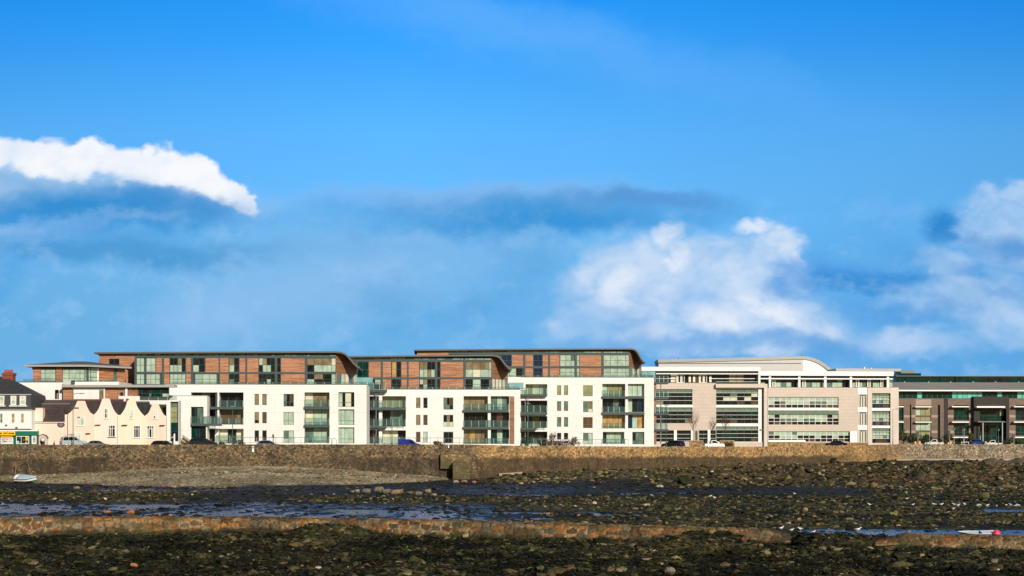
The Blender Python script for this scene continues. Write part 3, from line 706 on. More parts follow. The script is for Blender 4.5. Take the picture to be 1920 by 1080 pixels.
# stone gateway between shop and house, with a round traffic mirror
gx = at(80, 830, 259.8)
g = empty('stone_gateway', (gx.x, gx.y, GZ), 'small brown stone gateway between the green shopfront and the peach house', 'gateway')
MB().prism([(-.75, 0), (-.75, 1.8), (-.5, 2.2), (0, 2.4), (.5, 2.2), (.72, 1.8), (.72, 0), (.35, 0), (.35, 1.3), (0, 1.6), (-.35, 1.3), (-.35, 0)], 0, .5, 'office_stone').build('arch', g)
MB().box(-.34, .34, .3, .34, 0, 1.5, 'brown_dark').build('gate', g)
MB().prism([(-.85, 1.82), (-.55, 2.3), (0, 2.52), (.55, 2.3), (.85, 1.82), (.75, 1.82), (.5, 2.22), (0, 2.42), (-.5, 2.22), (-.77, 1.82)], -.08, .55, 'brown_dark').build('arch_trim', g)
mr = empty('traffic_mirror', (gx.x+.3, gx.y-.9, GZ), 'round black rimmed traffic mirror in front of the stone gateway', 'mirror')
MB().tube((0, .12, 0), (0, .12, 1.75), .035, 'gun_grey').build('pole', mr); MB().lathe((0, 0, 1.6), [(.05, .1), (.36, .09), (.38, 0), (.3, -.03)], 'car_black', 14, 'y').build('rim', mr)
MB().lathe((0, 0, 1.6), [(.3, -.03), (.22, -.08), (.1, -.11), (.0, -.12)], 'clear_lens', 14, 'y').build('glass', mr)
# ------------------------------------------------------------------ stone and glass offices
O1 = Bld('office_building', 'office building of stone and white bands with a stone frame, right of the white apartments', 'office building', 1330, 346, 2, (1200, 640, 5.3333))
b = O1
def banded(b, x0, y0, x1, y1, cols, pals, depth=.35, fr=(.23, .47, .73), fm='soft_alu', par=None, dep=0):
    """office glazing with a spandrel strip on top and white rails"""
    n = cols if isinstance(cols, int) else len(cols)+1
    rows = [''.join(random.choice(pals[min(j, len(pals)-1)]) for i in range(n)) for j in range(len(fr)+1)]
    a, e, c, d = b.r(x0, y0, x1, y1, dep); b.holes.append((a, e, c, d, depth))
    w = b.win(x0, y0, x1, y1, dep+depth, cols, list(fr), 'd', fm='steel', bw=.05, mw=.06, grid=rows)
    d0 = dep+depth-.28
    for t in fr:
        r = MB(); r.box(a+.003, e-.003, d0, d0+.1, lerp(d, c, t)-.04, lerp(d, c, t)+.04, fm)
        r.build('sun_rail', w)
    return w
# top floor set back under a white fascia
b.box('fascia', 'white_panel', 15, 255, 1204, 296, -.6, 9); b.box('end_post', 'white_panel', 1184, 296, 1204, 428, -.55, 1.2)
b.box('core_wall', 'steel', 15, 297, 1180, 418, 1.3, 9)
b.win(160, 297, 1182, 414, 1.2, 14, [.2], 'dkdtd', grid=['s'*14, 'ddwddntdddttdd'], fm='steel')
b.box('louvre', 'white_paint', 160, 319, 1180, 329, -.3, .3); b.box('sun_rail', 'white_paint', 690, 370, 1180, 376, .8, .95); b.box('sun_rail', 'white_paint', 160, 370, 360, 375, .8, .95)
for x in (364, 588): b.win(x, 336, x+80, 414, .85, [.25, .5, .75], 1, 'w', grid=['wdwd'], fm='white_paint', bw=.1, name='terrace_door')
for x, m in ((497, 'concrete'), (540, 'yellow_sign'), (703, 'orange_sign')): b.box('blind', 'cream', x-10, 345, x+12, 408, 1.0, 1.1)
b.rail(760, 402, 1182, 424, -.2, 3, posts=False, m='white_paint')
# lower floors
b.holes = []
for y0, y1 in ((478, 634), (660, 819)): banded(b, 160, y0, 524, y1, 5, ('s', 'ddk', 'd', 'dddt'))
banded(b, 160, 890, 512, 1002, [.5, .6], ('d', 'dk', 'd'), .5, (.35, .7)); banded(b, 590, 890, 676, 1002, 2, ('d', 'dk', 'd'), .5, (.35, .7))
b.hwin(526, 892, 588, 1002, [.3, .55, .85], 1, 'd', grid=['wndw'], fm='white_paint'); banded(b, 704, 890, 757, 1002, 1, ('d', 'd', 'd'), .5, (.35, .7))
b.wall('wall', 'office_stone', 60, 416, 759, 1040, 10)
for x0, x1 in ((340, 368), (510, 526), (677, 703)): b.box('column', 'white_panel', x0, 888, x1, 1035, -.12, .3, ground=True)
for y0, y1 in ((634, 660),): b.box('floor_band', 'white_panel', 160, y0, 526, y1, -.12, .1)
# framed right bay
for y0, y1 in ((480, 635), (662, 820), (850, 1004)): banded(b, 761, y0, 1183, y1, 6, ('s', 'ddk' if y0 > 500 else 'dddwG', 'dk' if y0 > 500 else 'ddwt', 'dddn'))
b.wall('bay_wall', 'white_panel', 760, 466, 1222, 1012, 9.5)
b.box('stone_frame', 'pale_stone', 759, 425, 1276, 463, -.9, 9); b.box('stone_frame', 'pale_stone', 1241, 463.4, 1276, 1045, -.9, 9, ground=True)
b.box('plinth', 'office_stone', 760, 1008, 1240, 1045, -.3, .2, ground=True)
b.box('shadow_gap', 'brown_dark', 1222, 466, 1241, 1012, .6, 9, ground=True)  # dark brown filler, the shade of the gap put into its colour
# ---- barrel roofed hall behind
H = Bld('hall', 'pale hall with a barrel roof rising behind the two office buildings', 'hall', 1370, 385, 0, (1200, 640, 5.3333))
q, lo = H.roof([(180, 182), (600, 172), (1200, 158), (1620, 147), (1680, 153), (1740, 168), (1800, 193), (1860, 232), (1905, 270), (1930, 292)], -.3, 9, .75, 'grey_panel', 'roof_edge')
def hallwall():
    a = H.p(186, 300, 0); c = H.p(1630, 300, 0); e = H.p(1915, 300, .02); z0 = H.p(186, 345, 0)[1]
    rz = lambda x: float(np.interp(x, [t[0] for t in lo], [t[1] for t in lo]))
    n = 6; m = MB()
    for i in range(n):
        x, y = lerp(a[0], c[0], i/n), lerp(a[0], c[0], (i+1)/n)
        m.face([(x, 0, 0), (y, 0, 0), (y, 0, rz(y)), (x, 0, rz(x))], 'grey_panel')
    m.face([(a[0], 0, 0), (a[0], 8.8, 0), (a[0], 8.8, rz(a[0])), (a[0], 0, rz(a[0]))], 'grey_panel').build('wall', H.e)
    m = MB(); k = 14
    for i in range(k):
        t, u = i/k, (i+1)/k; P = (lerp(c[0], e[0], t), lerp(0, .02, t)); Q = (lerp(c[0], e[0], u), lerp(0, .02, u))
        m.face([(P[0], P[1], 0), (Q[0], Q[1], 0), (Q[0], Q[1], max(rz(Q[0]), .5)), (P[0], P[1], max(rz(P[0]), .5))], 'white_panel')
    m.build('end_wall', H.e)
    a_, b_, c_, d_ = H.r(186, 197, 1610, 203); MB().box(a_, b_, -.1, -.02, rz(a_)-.25, rz(a_)-.05, 'gun_grey').build('gutter', H.e)
hallwall()
for x in (388, 1622): H.box('vent', 'gun_grey', x-5, 134 if x > 1000 else 160, x+5, 150 if x > 1000 else 178, 2, 2.6)
# ---- second office
O2 = Bld('office_building', 'long stone office building with white columns on its top floor and rows of square windows', 'office building', 1560, 366, 3.5, (1200, 640, 5.3333))
b = O2; Z = 1920  # second enlargement starts 1920 units further right
b.box('fascia', 'white_panel', 1206, 300, 2536, 344, -.7, 11); b.box('core_wall', 'steel', 1206, 345, 2530, 462, 1.5, 11)
b.win(1206, 345, 2530, 460, 1.4, 26, [.22, .55], 'dgdGk', grid=['k'*26, ''.join(random.choice('dddGb') for _ in range(26)), ''.join(random.choice('gGgd') for _ in range(26))], fm='steel')
b.box('louvre', 'white_paint', 1206, 368, 2530, 380, -.35, .25)
for x in (1300, 1594, 1854, Z+190, Z+560): b.box('column', 'white_panel', x-11, 344, x+11, 462, -.2, .25)
for x in (1340, 1640, Z+255, Z+370, Z+500): b.win(x-18, 384, x+18, 456, 1.1, [.35, .65], 1, 'w', grid=['wdw'], fm='white_paint', name='terrace_door')
b.holes = []
def grid_win(x0, y0, x1, y1, cols, pals, depth=.35):
    a, e, c, d = b.r(x0, y0, x1, y1); b.holes.append((a, e, c, d, depth))
    rows = [''.join(random.choice(p) for _ in range(cols)) for p in pals]
    return b.win(x0, y0, x1, y1, depth, cols, [.36, .68], 'd', fm='white_panel', bw=.05, mw=.085, grid=rows)
grid_win(1282, 558, Z+66, 666, 12, ('g', 'ggGd', 'dddn')); grid_win(1282, 730, Z+66, 836, 12, ('ggd', 'Gdg', 'ddnd')); grid_win(1282, 900, Z+178, 1006, 14, ('ggG', 'ggdd', 'ddn'))
# stair strip and right pavilion openings
for y0, y1 in ((532, 660), (706, 840), (886, 1012)): b.hwin(Z+275, y0, Z+342, y1, [.22, .42, .6, .8], [.15], 'd', fm='white_paint', grid=['ddddd', 'dwdwd'])
for y0, y1 in ((520, 666), (696, 842), (870, 1016)): banded(b, Z+402, y0, Z+582, y1, 5, ('s', 'g', 'ggG', 'dbGn'), fr=(.23, .45, .7))
b.wall('wall', 'office_stone', 1279, 462, Z+666, 1045, 11)
b.box('floor_band', 'white_panel', 1282, 667, Z+66, 690, -.12, .08); b.box('spandrel', 'pane_spandrel', 1282, 692, Z+66, 729, -.03, .08)
b.box('floor_band', 'white_panel', 1282, 986, 1655, 1006, -.5, -.2)
for y0, y1 in ((462, 531), (661, 705), (841, 885)): b.box('stair_panel', 'white_panel', Z+255, y0, Z+352, y1, -.1, .1)
for y0, y1 in ((667, 694), (843, 868)): b.box('sill_band', 'white_panel', Z+400, y0, Z+584, y1, -.12, .1)
b.box('pier', 'pale_stone', Z+356, 462, Z+400, 1045, -.25, .1, ground=True); b.box('pier', 'pale_stone', Z+585, 462, Z+667, 1045, -.25, .1, ground=True)
b.box('pavilion_band', 'pale_stone', Z+401, 462, Z+584, 518, -.25, .1)
b.box('column', 'white_panel', Z+182, 900, Z+250, 1030, -.4, -.1, ground=True)
b.box('roof_plant', 'roof_edge', Z+40, 272, Z+690, 300, 12, 20); b.box('roof_vent', 'white_paint', Z+318, 258, Z+330, 275, 13, 14); b.box('roof_vent', 'white_paint', Z+390, 264, Z+398, 275, 13, 14)
# ---- green glass building far right, behind
T = Bld('glass_building', 'dark green glass building with grey rooftop plant, showing behind the brick office roof', 'office building', 1800, 440, 0, (1560, 640, 5.3333))
T.box('core_wall', 'green_paint', 645, 352, 2400, 1000, .3, 20, ground=True)
T.win(640, 350, 1235, 412, 0, 17, 1, 'k', fm='entrance_brick', mw=.08); T.win(1237, 350, 2400, 412, -.4, [.22, .45, .47, .75], [.25], 'kkd', fm='entrance_brick')
T.box('plant_box', 'gun_grey', 690, 288, 826, 320, 5, 12); T.box('plant_base', 'pane_deep', 662, 319, 890, 352, 4, 14); T.box('roof_edge', 'gun_grey', 640, 344, 2400, 350, -.5, 21)
# ---- brick offices with a big grey roof, right edge
R = Bld('brick_office', 'taupe brick office with a broad grey roof and dark green glass at the right edge', 'office building', 1800, 402, 2.5, (1560, 640, 5.3333))
b = R; b.holes = []
def roofR():
    e = [b.p(600, 486, -1.5), b.p(2500, 486, -1.5)]; r = [b.p(600, 409, 9), b.p(2500, 404, 9)]
    m = MB().face([(e[0][0], -1.5, e[0][1]), (e[1][0], -1.5, e[0][1]), (r[1][0], 9, r[0][1]), (r[0][0], 9, r[0][1])], 'seam_roof')
    m.face([(r[0][0], 9, r[0][1]), (r[1][0], 9, r[0][1]), (r[1][0], 20, e[0][1]), (r[0][0], 20, e[0][1])], 'seam_roof').build('roof', b.e, fix=False)
    b.box('eave', 'white_paint', 600, 486, 2500, 499, -1.6, .5)
    for x in (725, 965, 1185, 1410, 1635, 1865): 
        a = b.p(x, 405, 9); MB().box(a[0]-.12, a[0]+.12, 8.8, 9.2, r[0][1]-.1, r[0][1]+.22, 'roof_edge').build('roof_vent', b.e)
roofR()
b.win(600, 501, 2500, 572, .4, 38, 1, 'k', fm='steel', mw=.1, grid=['kkkkkckkkk'+'kkcccccckkkckkkcccckkcckkkkk'])
def bay(x0, x1, tops, pal, canopy=True):
    for y0, y1 in tops: b.hwin(x0, y0, x1, y1, [.33, .66] if x1-x0 > 90 else 1, [.72], pal, dep=.5)
    if canopy:
        for y in (648, 802, 955): b.box('sun_canopy', 'white_paint', x0-16, y, x1+2, y+11, -1.5, .05)
bay(600, 716, ((640, 790), (816, 940)), 'kkd'); bay(1217, 1369, ((636, 790), (818, 945), (968, 1030)), 'kkdk'); bay(1836, 2000, ((636, 790), (818, 945), (968, 1030)), 'kkd'); bay(2240, 2400, ((636, 790), (818, 945)), 'kk')
for x0, x1 in ((779, 793), (1057, 1081)): b.hwin(x0, 634, x1, 1000, 1, [.3, .6], 'kd', dep=.4)
b.hwin(837, 652, 992, 741, [.33, .66], 1, 'o', grid=['goo'], dep=.3); b.hwin(837, 752, 992, 797, [.33, .66], 1, 'o', dep=.3); b.hwin(837, 814, 992, 892, [.33, .66], 1, 'w', grid=['ggg'], dep=.3); b.hwin(837, 902, 992, 980, [.33, .66], 1, 'o', dep=.3)
b.wall('wall', 'taupe_brick', 600, 572, 1418, 1030, 12, holes=list(b.holes)); b.wall('wall', 'taupe_brick', 1771, 572, 2500, 1030, 12)
for y in (738, 893):
    for x0, x1 in ((718, 778), (794, 834), (994, 1056), (1160, 1216), (1370, 1417), (1772, 1834)): b.box('stone_course', 'taupe_pale', x0, y, x1, y+24, -.06, .05)
b.box('stone_lintel', 'taupe_pale', 836, 580, 993, 640, -.1, .05)
for y in (650, 803): b.box('sun_canopy', 'white_paint', 833, y, 996, y+10, -1.2, .05)
b.box('recess_strip', 'entrance_brick', 1120, 572, 1160, 1030, -.05, .3, ground=True)
# entrance block
b.holes = []
b.hwin(1465, 676, 1727, 800, [.2, .42, .64, .84], [.55], 'kkkd', dep=.6, grid=['kkkdo', 'kkkkk']); b.hwin(1465, 812, 1727, 1030, [.2, .4, .6, .8], [.3, .6], 'kkdck', dep=2.2)
b.wall('entrance_wall', 'entrance_brick', 1419, 552, 1770, 1030, 6, dep=-1.2)
for h in (): pass
b.box('sun_canopy', 'white_paint', 1448, 648, 1732, 664, -3.2, -1.22); b.box('canopy', 'gun_grey', 1460, 800, 1728, 809, -3.6, -1.22)
for x in (1509, 1703): 
    a = b.p(x, 900, -3.2); MB().tube((a[0], -3.2, 0), (a[0], -3.2, b.p(x, 808, -3.2)[1]), .14, 'alu', n=10).build('column', b.e)
# ------------------------------------------------------------------ sea wall line
def WD(px): return interp(px, [(-600, 246), (0, 250), (480, 252), (835, 255), (1000, 262), (1300, 286), (1500, 306), (1700, 331), (1920, 346), (2600, 372)])
def WT(px): return interp(px, [(-600, 835), (0, 834), (600, 833.2), (880, 833.6), (980, 836), (1200, 837.3), (1420, 837.5), (1640, 834), (1700, 832.6), (1920, 833.2), (2600, 833)])
def WB(px): return interp(px, [(-600, 900), (0, 891), (120, 888), (250, 881), (350, 876), (480, 873), (600, 877), (700, 884), (800, 891), (850, 897), (885, 899), (930, 888), (1000, 884), (1200, 878), (1400, 873), (1560, 868), (1680, 863.5), (1920, 862.5), (2600, 860)])
PXS = sorted(set(list(range(-600, 2601, 20))+[1680]))

def stone_wall_mat(name, scale, tones, mortar, mw, tide=True, bump=.6, coursed=1.0, hi=None):
    t = NT(name); tc = t.coord(); geo = t.new('ShaderNodeNewGeometry'); P = geo.outputs['Position']
    mp = t.new('ShaderNodeMapping'); mp.inputs['Scale'].default_value = (1, .6, coursed); t.link(tc, mp.inputs[0])
    wn = t.new('ShaderNodeTexNoise'); wn.inputs['Scale'].default_value = 1.2; wn.inputs['Detail'].default_value = 3; t.link(tc, wn.inputs['Vector'])
    wv = t.new('ShaderNodeVectorMath', operation='MULTIPLY_ADD'); t.link(wn.outputs['Color'], wv.inputs[0]); wv.inputs[1].default_value = (.35,)*3; t.link(mp.outputs[0], wv.inputs[2])
    v = t.new('ShaderNodeTexVoronoi'); v.inputs['Scale'].default_value = scale; v.inputs['Randomness'].default_value = .85; t.link(wv.outputs[0], v.inputs['Vector'])
    e = t.new('ShaderNodeTexVoronoi', feature='DISTANCE_TO_EDGE'); e.inputs['Scale'].default_value = scale; e.inputs['Randomness'].default_value = .85; t.link(wv.outputs[0], e.inputs['Vector'])
    cell = t.sepz(v.outputs['Color'])
    col = t.ramp(cell[0], tones, 'LINEAR')
    n = t.noise(4.5, 6, tc, .7); n2 = t.noise(.22, 4, tc)
    k = t.math('MULTIPLY', t.math('MULTIPLY', t.maprange(n, .25, .75, .4, 1.6), t.maprange(cell[1], 0, 1, .6, 1.35)), t.maprange(t.noise(.33, 5, tc, .65), .35, .65, .6, 1.35))
    cc = t.new('ShaderNodeCombineColor'); [t.link(k, cc.inputs[i]) for i in range(3)]
    col = t.mix(1, col, cc.outputs[0], 'MULTIPLY')
    mfac = t.maprange(e.outputs['Distance'], mw*.5, mw*1.3, 1, 0)
    mfac = t.math('MULTIPLY', mfac, t.maprange(t.noise(.5, 3, tc), .38, .6, .15, 1))
    col = t.mix(mfac, col, mortar)
    if hi: col = hi(t, col, P, tc, n2)
    t.base(col); t.rough(.85)
    h = t.math('MINIMUM', t.math('MULTIPLY', e.outputs['Distance'], 3.0), .35)
    h = t.math('ADD', h, t.math('MULTIPLY', n, .25)); t.bump(h, bump, .18)
    MATS[name] = t.m
def seawall_tint(t, col, P, tc, n2):
    q = t.sepz(P)
    # warmer ochre stone right of the buttress, greyer at the far end; dark weed stain below the tide line
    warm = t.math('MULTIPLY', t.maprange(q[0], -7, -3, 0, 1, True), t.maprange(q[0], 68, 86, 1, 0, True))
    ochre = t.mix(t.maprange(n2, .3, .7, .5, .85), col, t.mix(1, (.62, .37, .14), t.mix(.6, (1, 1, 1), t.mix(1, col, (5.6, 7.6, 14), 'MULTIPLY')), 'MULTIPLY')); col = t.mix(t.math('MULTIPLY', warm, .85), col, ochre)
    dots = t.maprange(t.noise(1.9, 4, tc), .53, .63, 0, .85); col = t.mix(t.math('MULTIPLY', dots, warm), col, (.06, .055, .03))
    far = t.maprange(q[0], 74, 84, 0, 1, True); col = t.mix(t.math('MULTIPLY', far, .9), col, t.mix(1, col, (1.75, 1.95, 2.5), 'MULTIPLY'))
    nz = t.math('MULTIPLY_ADD', n2, 1.6, -.8)
    tide = t.math('ADD', q[2], nz)
    lvl = t.new('ShaderNodeMapRange'); t.link(q[0], lvl.inputs[0]); [setattr(lvl.inputs[i+1], 'default_value', x) for i, x in enumerate((-7, 62, 5.05, 4.75))]
    rel = t.math('SUBTRACT', tide, lvl.outputs[0])
    dark = t.maprange(rel, -.5, .15, 1, 0, True)
    mid = t.math('MULTIPLY', dark, t.maprange(q[0], 60, 72, .93, .15, True))
    bay = t.math('MULTIPLY', t.maprange(q[0], -66, -56, 0, .8, True), t.maprange(q[0], -34, -22, 1, 0, True))
    patch = t.maprange(t.noise(.55, 5, t.coord((1, 1, .6)), .65), .40, .56, .35, 1)
    mid = t.math('MULTIPLY', t.math('MULTIPLY', mid, t.math('SUBTRACT', 1, bay)), t.math('MAXIMUM', patch, t.math('MULTIPLY', warm, .92)))
    streak = t.noise(2.0, 4, t.coord((1.2, 1.2, .25)))
    stain = t.ramp(streak, [(.3, (.010, .010, .006)), (.55, (.040, .026, .012)), (.75, (.085, .048, .02))])
    left = t.maprange(q[0], -52, -34, 1, 0, True)                # the beach lies high between, so little stain there
    col = t.mix(t.math('MULTIPLY', mid, .95), col, stain)
    # faint dark course just below the top
    return col
TONES = [(.0, (.028, .023, .012)), (.25, (.105, .076, .038)), (.45, (.17, .115, .055)), (.65, (.25, .175, .088)), (.8, (.085, .08, .055)), (1, (.24, .115, .04))]
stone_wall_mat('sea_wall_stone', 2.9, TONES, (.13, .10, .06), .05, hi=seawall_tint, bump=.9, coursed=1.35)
def buttress_tint(t, col, P, tc, n2):
    q = t.sepz(P); low = t.maprange(t.math('ADD', q[2], n2), 4.6, 5.6, 1, 0, True)
    col = t.mix(.35, col, (.16, .11, .045)); return t.mix(t.math('MULTIPLY', low, .6), t.mix(1, col, (1.5, 1.5, 1.4), 'MULTIPLY'), (.06, .062, .024))
stone_wall_mat('buttress_stone', 2.3, TONES, (.10, .08, .05), .05, hi=buttress_tint, bump=.9, coursed=1.35)
sw = empty('sea_wall', at(960, 834, WD(960))*0+Vector((0, 258, 0)), 'long old granite sea wall below the promenade, stained dark by the tide', 'sea wall')
def seawall():
    m = MB(); rows = []
    for px in PXS:
        D = WD(px); top = zat(WT(px), D); bz = zat(WB(px), D)-1.2; x = (px-CX)/F*D
        sk = D-258
        jit = .05*mnoise.noise((px*.07, 0, 3)); jz = .035*mnoise.noise((px*.31, 5, 0))
        rows.append([(x, sk-.55+jit, bz), (x, sk-.25+jit, lerp(bz, top, .5)), (x, sk+jit, top-.1+jz), (x, sk+.06, top+jz), (x, sk+.5, top+jz), (x, sk+.56, top-1.6)])
    for a, b in zip(rows[:-1], rows[1:]):
        for i in range(5): m.face([a[i], b[i], b[i+1], a[i+1]], 'sea_wall_stone')
    m.build('wall', sw, smooth=False)
    # pale concrete footing at the far right end
    f = MB(); r2 = []
    for px in [p for p in PXS if p >= 1680]:
        D = WD(px)-.9; zz = zat(WB(px), WD(px)); x = (px-CX)/F*D; r2.append([(x, D-258-.5, zz-.6), (x, D-258-.45, zz+.28), (x, D-258+.45, zz+.42)])
    for a, b in zip(r2[:-1], r2[1:]):
        for i in range(2): f.face([a[i], b[i], b[i+1], a[i+1]], 'concrete')
    f.build('footing', sw)
    # stepped buttress
    def blk(p0, p1, y0, y1, pr, name, slope=0):
        D = WD((p0+p1)/2); Df = D-.3-pr; x0, x1 = (p0-CX)/F*Df, (p1-CX)/F*Df
        z1, z0 = zat(y0, Df), zat(y1, Df)-1; yb = D-258+.2; yf = Df-258
        q = MB(); zl = z1+slope
        q.face([(x0, yf, z0), (x1, yf, z0), (x1, yf, z1), (x0, yf, zl)], 'buttress_stone').face([(x0, yf, zl), (x1, yf, z1), (x1, yb, z1+.15), (x0, yb, zl+.15)], 'buttress_stone')
        q.face([(x0, yf, z0), (x0, yf, zl), (x0, yb, zl+.15), (x0, yb, z0)], 'buttress_stone').face([(x1, yf, z0), (x1, yb, z0), (x1, yb, z1+.15), (x1, yf, z1)], 'buttress_stone')
        q.face([(x0, yf, z0), (x0, yb, z0), (x1, yb, z0), (x1, yf, z0)], 'buttress_stone'); return q.build(name, sw)
    blk(826, 883, 853, 867, 1.6, 'buttress_ledge', .22); blk(849, 881, 867, 900, 3.6, 'buttress')
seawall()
def mark(px, py, w, h, lab):
    D = WD(px)-.45; c = at(px, py, D)
    o = MB().box(-w/2, w/2, -.05, .02, -h/2, h/2, 'white_paint').box(-w/2+.02, w/2-.02, -.07, -.051, h*.1, h*.4, 'concrete').build('tide_marker', None, c)
    tag(o, lab, 'marker')
mark(474.5, 842, .34, .95, 'white upright marker board near the top of the sea wall, above the beach'); mark(841, 836.5, .2, .5, 'small white marker at the top of the sea wall above the buttress ledge'); mark(879.5, 855.5, .14, .32, 'tiny white marker at the right end of the buttress ledge')

# ------------------------------------------------------------------ numpy noise
def hashn(ix, iy, seed):
    h = (ix.astype(np.int64)*374761393+iy.astype(np.int64)*668265263+seed*974634777) & 0x7fffffff
    h = ((h ^ (h >> 13))*1274126177) & 0x7fffffff
    return ((h ^ (h >> 16)) & 0xffff)/65535.0
def vnoise(x, y, seed=0):
    ix, iy = np.floor(x), np.floor(y); fx, fy = x-ix, y-iy
    fx = fx*fx*(3-2*fx); fy = fy*fy*(3-2*fy)
    a, b = hashn(ix, iy, seed), hashn(ix+1, iy, seed); c, d = hashn(ix, iy+1, seed), hashn(ix+1, iy+1, seed)
    return (a*(1-fx)+b*fx)*(1-fy)+(c*(1-fx)+d*fx)*fy
def fbm(x, y, o=4, seed=0):
    s = 0; a = .5; t = 0
    for i in range(o): s = s+a*vnoise(x, y, seed+i*17); t += a; a *= .5; x = x*2.03+7.1; y = y*2.03+3.7
    return s/t
def sm(v, a, b): 
    t = np.clip((v-a)/(b-a), 0, 1); return t*t*(3-2*t)
def npi(x, pts): return np.interp(x, [p[0] for p in pts], [p[1] for p in pts])
WLV = 1.10                                        # level of the water left by the tide
# breakwater line: (px, row of its base, row of its top back edge)
BW_BASE = [(-700, 1010), (0, 1003), (240, 999), (480, 996), (720, 1001), (960, 1008), (1200, 1013), (1440, 1017), (1660, 1024), (1920, 1031), (2600, 1045)]
def BWD(px): return 7.4*F/(npi(px, BW_BASE)-HY)
def BWZ(px): return npi(px, [(-700, 1.9), (0, 1.86), (480, 1.62), (960, 1.67), (1440, 1.42), (1660, 1.36), (1920, 1.38), (2600, 1.3)])
WDn = lambda px: npi(px, [(-600, 246), (0, 250), (480, 252), (835, 255), (1000, 262), (1300, 286), (1500, 306), (1700, 331), (1920, 346), (2600, 372)])
WBn = lambda px: np.array([WB(p) for p in np.ravel(px)]).reshape(np.shape(px))
def terrain(X, D):
    """height and cover of the foreshore at plan position X, D (metres)"""
    px = X/D*F+CX
    dw = WDn(px); bw = BWD(px); s = dw-D
    n1 = fbm(X*.05, D*.05, 4, 1); n2 = fbm(X*.22, D*.22, 4, 2); n3 = fbm(X*.9, D*.9, 3, 3); n4 = fbm(X*.35, D*.12, 4, 9)
    low = npi(D, [(30, 1.15), (112, 1.17), (136, 1.20), (215, 1.24), (260, 1.6), (360, 2.6)])
    near = sm(bw-D, -1.1, -.4)
    z = np.where(near > 0, npi(D, [(30, .25), (88, .45), (128, .5)])*near+low*(1-near), low)
    y = HY+(HC-z)/D*F                              # row a point of this height falls on, used only to lay the bands out
    jy = (n1-.5)*9
    # gravel beach under the wall
    bot = npi(px, [(-600, 905), (0, 905), (100, 909), (300, 914), (520, 912), (640, 911), (760, 908), (840, 903), (872, 896), (900, 892), (2600, 880)])
    zb = HC-(WBn(px)-HY)/F*dw; zbot = 1.2; Dbot = (HC-zbot)*F/(bot-HY)
    tt = np.clip((D-Dbot)/np.maximum(dw-Dbot, 1), 0, 1.1)
    wide = sm(px, 1000, 860)
    beach_h = zbot+(zb-zbot)*(tt**.8)
    D2 = npi(px, [(850, 235), (1000, 230), (1300, 240), (1600, 250), (1920, 262), (2600, 270)]); t2 = np.clip((D-D2)/np.maximum(dw-D2, 1), 0, 1.1)
    z = np.where(D > Dbot, wide*np.maximum(z, beach_h)+(1-wide)*z, z)
    zr = 1.2+(zb-1.2)*t2
    z = np.where((D > D2), np.maximum(z, (1-wide)*zr+wide*z), z)
    gravel = wide*sm(D-Dbot+9*(n1-.5)+7*(n2-.5), -3, 3)
    # rocky outcrop at the right under the wall
    out = sm(px, 1180, 1330)*sm(D, 214, 232)*sm(s, 6, 26)
    z = z+out*(np.maximum(n2-.38, 0)*3.6+(n3-.5)*.5)*sm(px, 2600, 1900)
    sand = sm(px, 1740, 1860)*sm(s, 42, 22)
    z = z-sand*0
    yy = HY+(HC-np.where(D > 215, 1.2, z))/D*F
    yy = HY+(HC-1.15)/np.maximum(D, 112)*F
    # bands of wet mud, pools and weed by row
    B = lambda a, b, f=4: sm(yy+jy, a-f, a+f)*sm(yy+jy, b+f, b-f)
    xr = lambda a, b, f=90: sm(px, a-f, a+f)*sm(px, b+f, b-f)
    skew = (px-480)*.012
    pool = 1.0*xr(-900, 470, 160)*B(944, 968, 3)*sm(n4, .42, .54)+xr(430, 1010, 120)*sm(yy-skew+jy*.7, 950, 955)*sm(yy-skew+jy, 975, 969)*sm(n4, .34, .46)
    pool = pool+.8*xr(960, 1330, 70)*B(958, 970, 3)*sm(n4, .46, .58)
    pool = pool+.8*xr(140, 900, 140)*B(915, 922, 3)*sm(n4, .44, .58)+.7*xr(900, 1420, 120)*B(924, 928, 2)*sm(n4, .48, .58)
    pool = pool+xr(1840, 3000, 40)*(B(954, 962, 2)+.9*B(946, 950.5, 2))+.6*xr(1600, 1800, 60)*B(910, 913, 2)
    right_pool = sm(px, 1470, 1530)*sm(D, bw+2.0, bw+3.4)*sm(D, 123.5-(px-1500)*.004, 120.5-(px-1500)*.004+0*n1)
    pool = np.clip(pool, 0, 1)
    weed = xr(-900, 360, 90)*B(922, 944, 4)+xr(560, 1000, 90)*B(931, 946, 4)+xr(960, 3000, 90)*sm(yy+jy, 931, 937)*sm(yy, 1000, 985)+xr(1300, 3000, 120)*B(880, 908, 6)+xr(1680, 3000, 90)*B(905, 935, 5)
    weed = np.clip(weed, 0, 1)*(1-pool)
    rub = np.clip(weed, 0, 1)
    z = z+np.where(D > bw, rub*((n2-.35)*.35+(n3-.5)*.22)+(n3-.5)*.05+(n1-.5)*.06, 0)
    z = np.where(D > bw+1.2, z-pool*(.21+.05*n1), z)
    z = np.where(right_pool > 0, z*(1-right_pool)+(WLV-.12)*right_pool, z)
    # weed covered near ground with heaps
    heap = lambda cx, cd, rx, rd, h: h*np.exp(-((X-cx)/rx)**2-((D-cd)/rd)**2)
    nz = (n2-.47)*1.05+(n1-.5)*.5+(n3-.5)*.34+(fbm(X*2.2, D*2.2, 2, 5)-.5)*.12
    nr = near*nz*(.22+.78*sm(bw-D, .5, 6))
    def hp(pxc, D_, w, rd, h): return heap((pxc-CX)/F*D_, D_, w, rd, h)
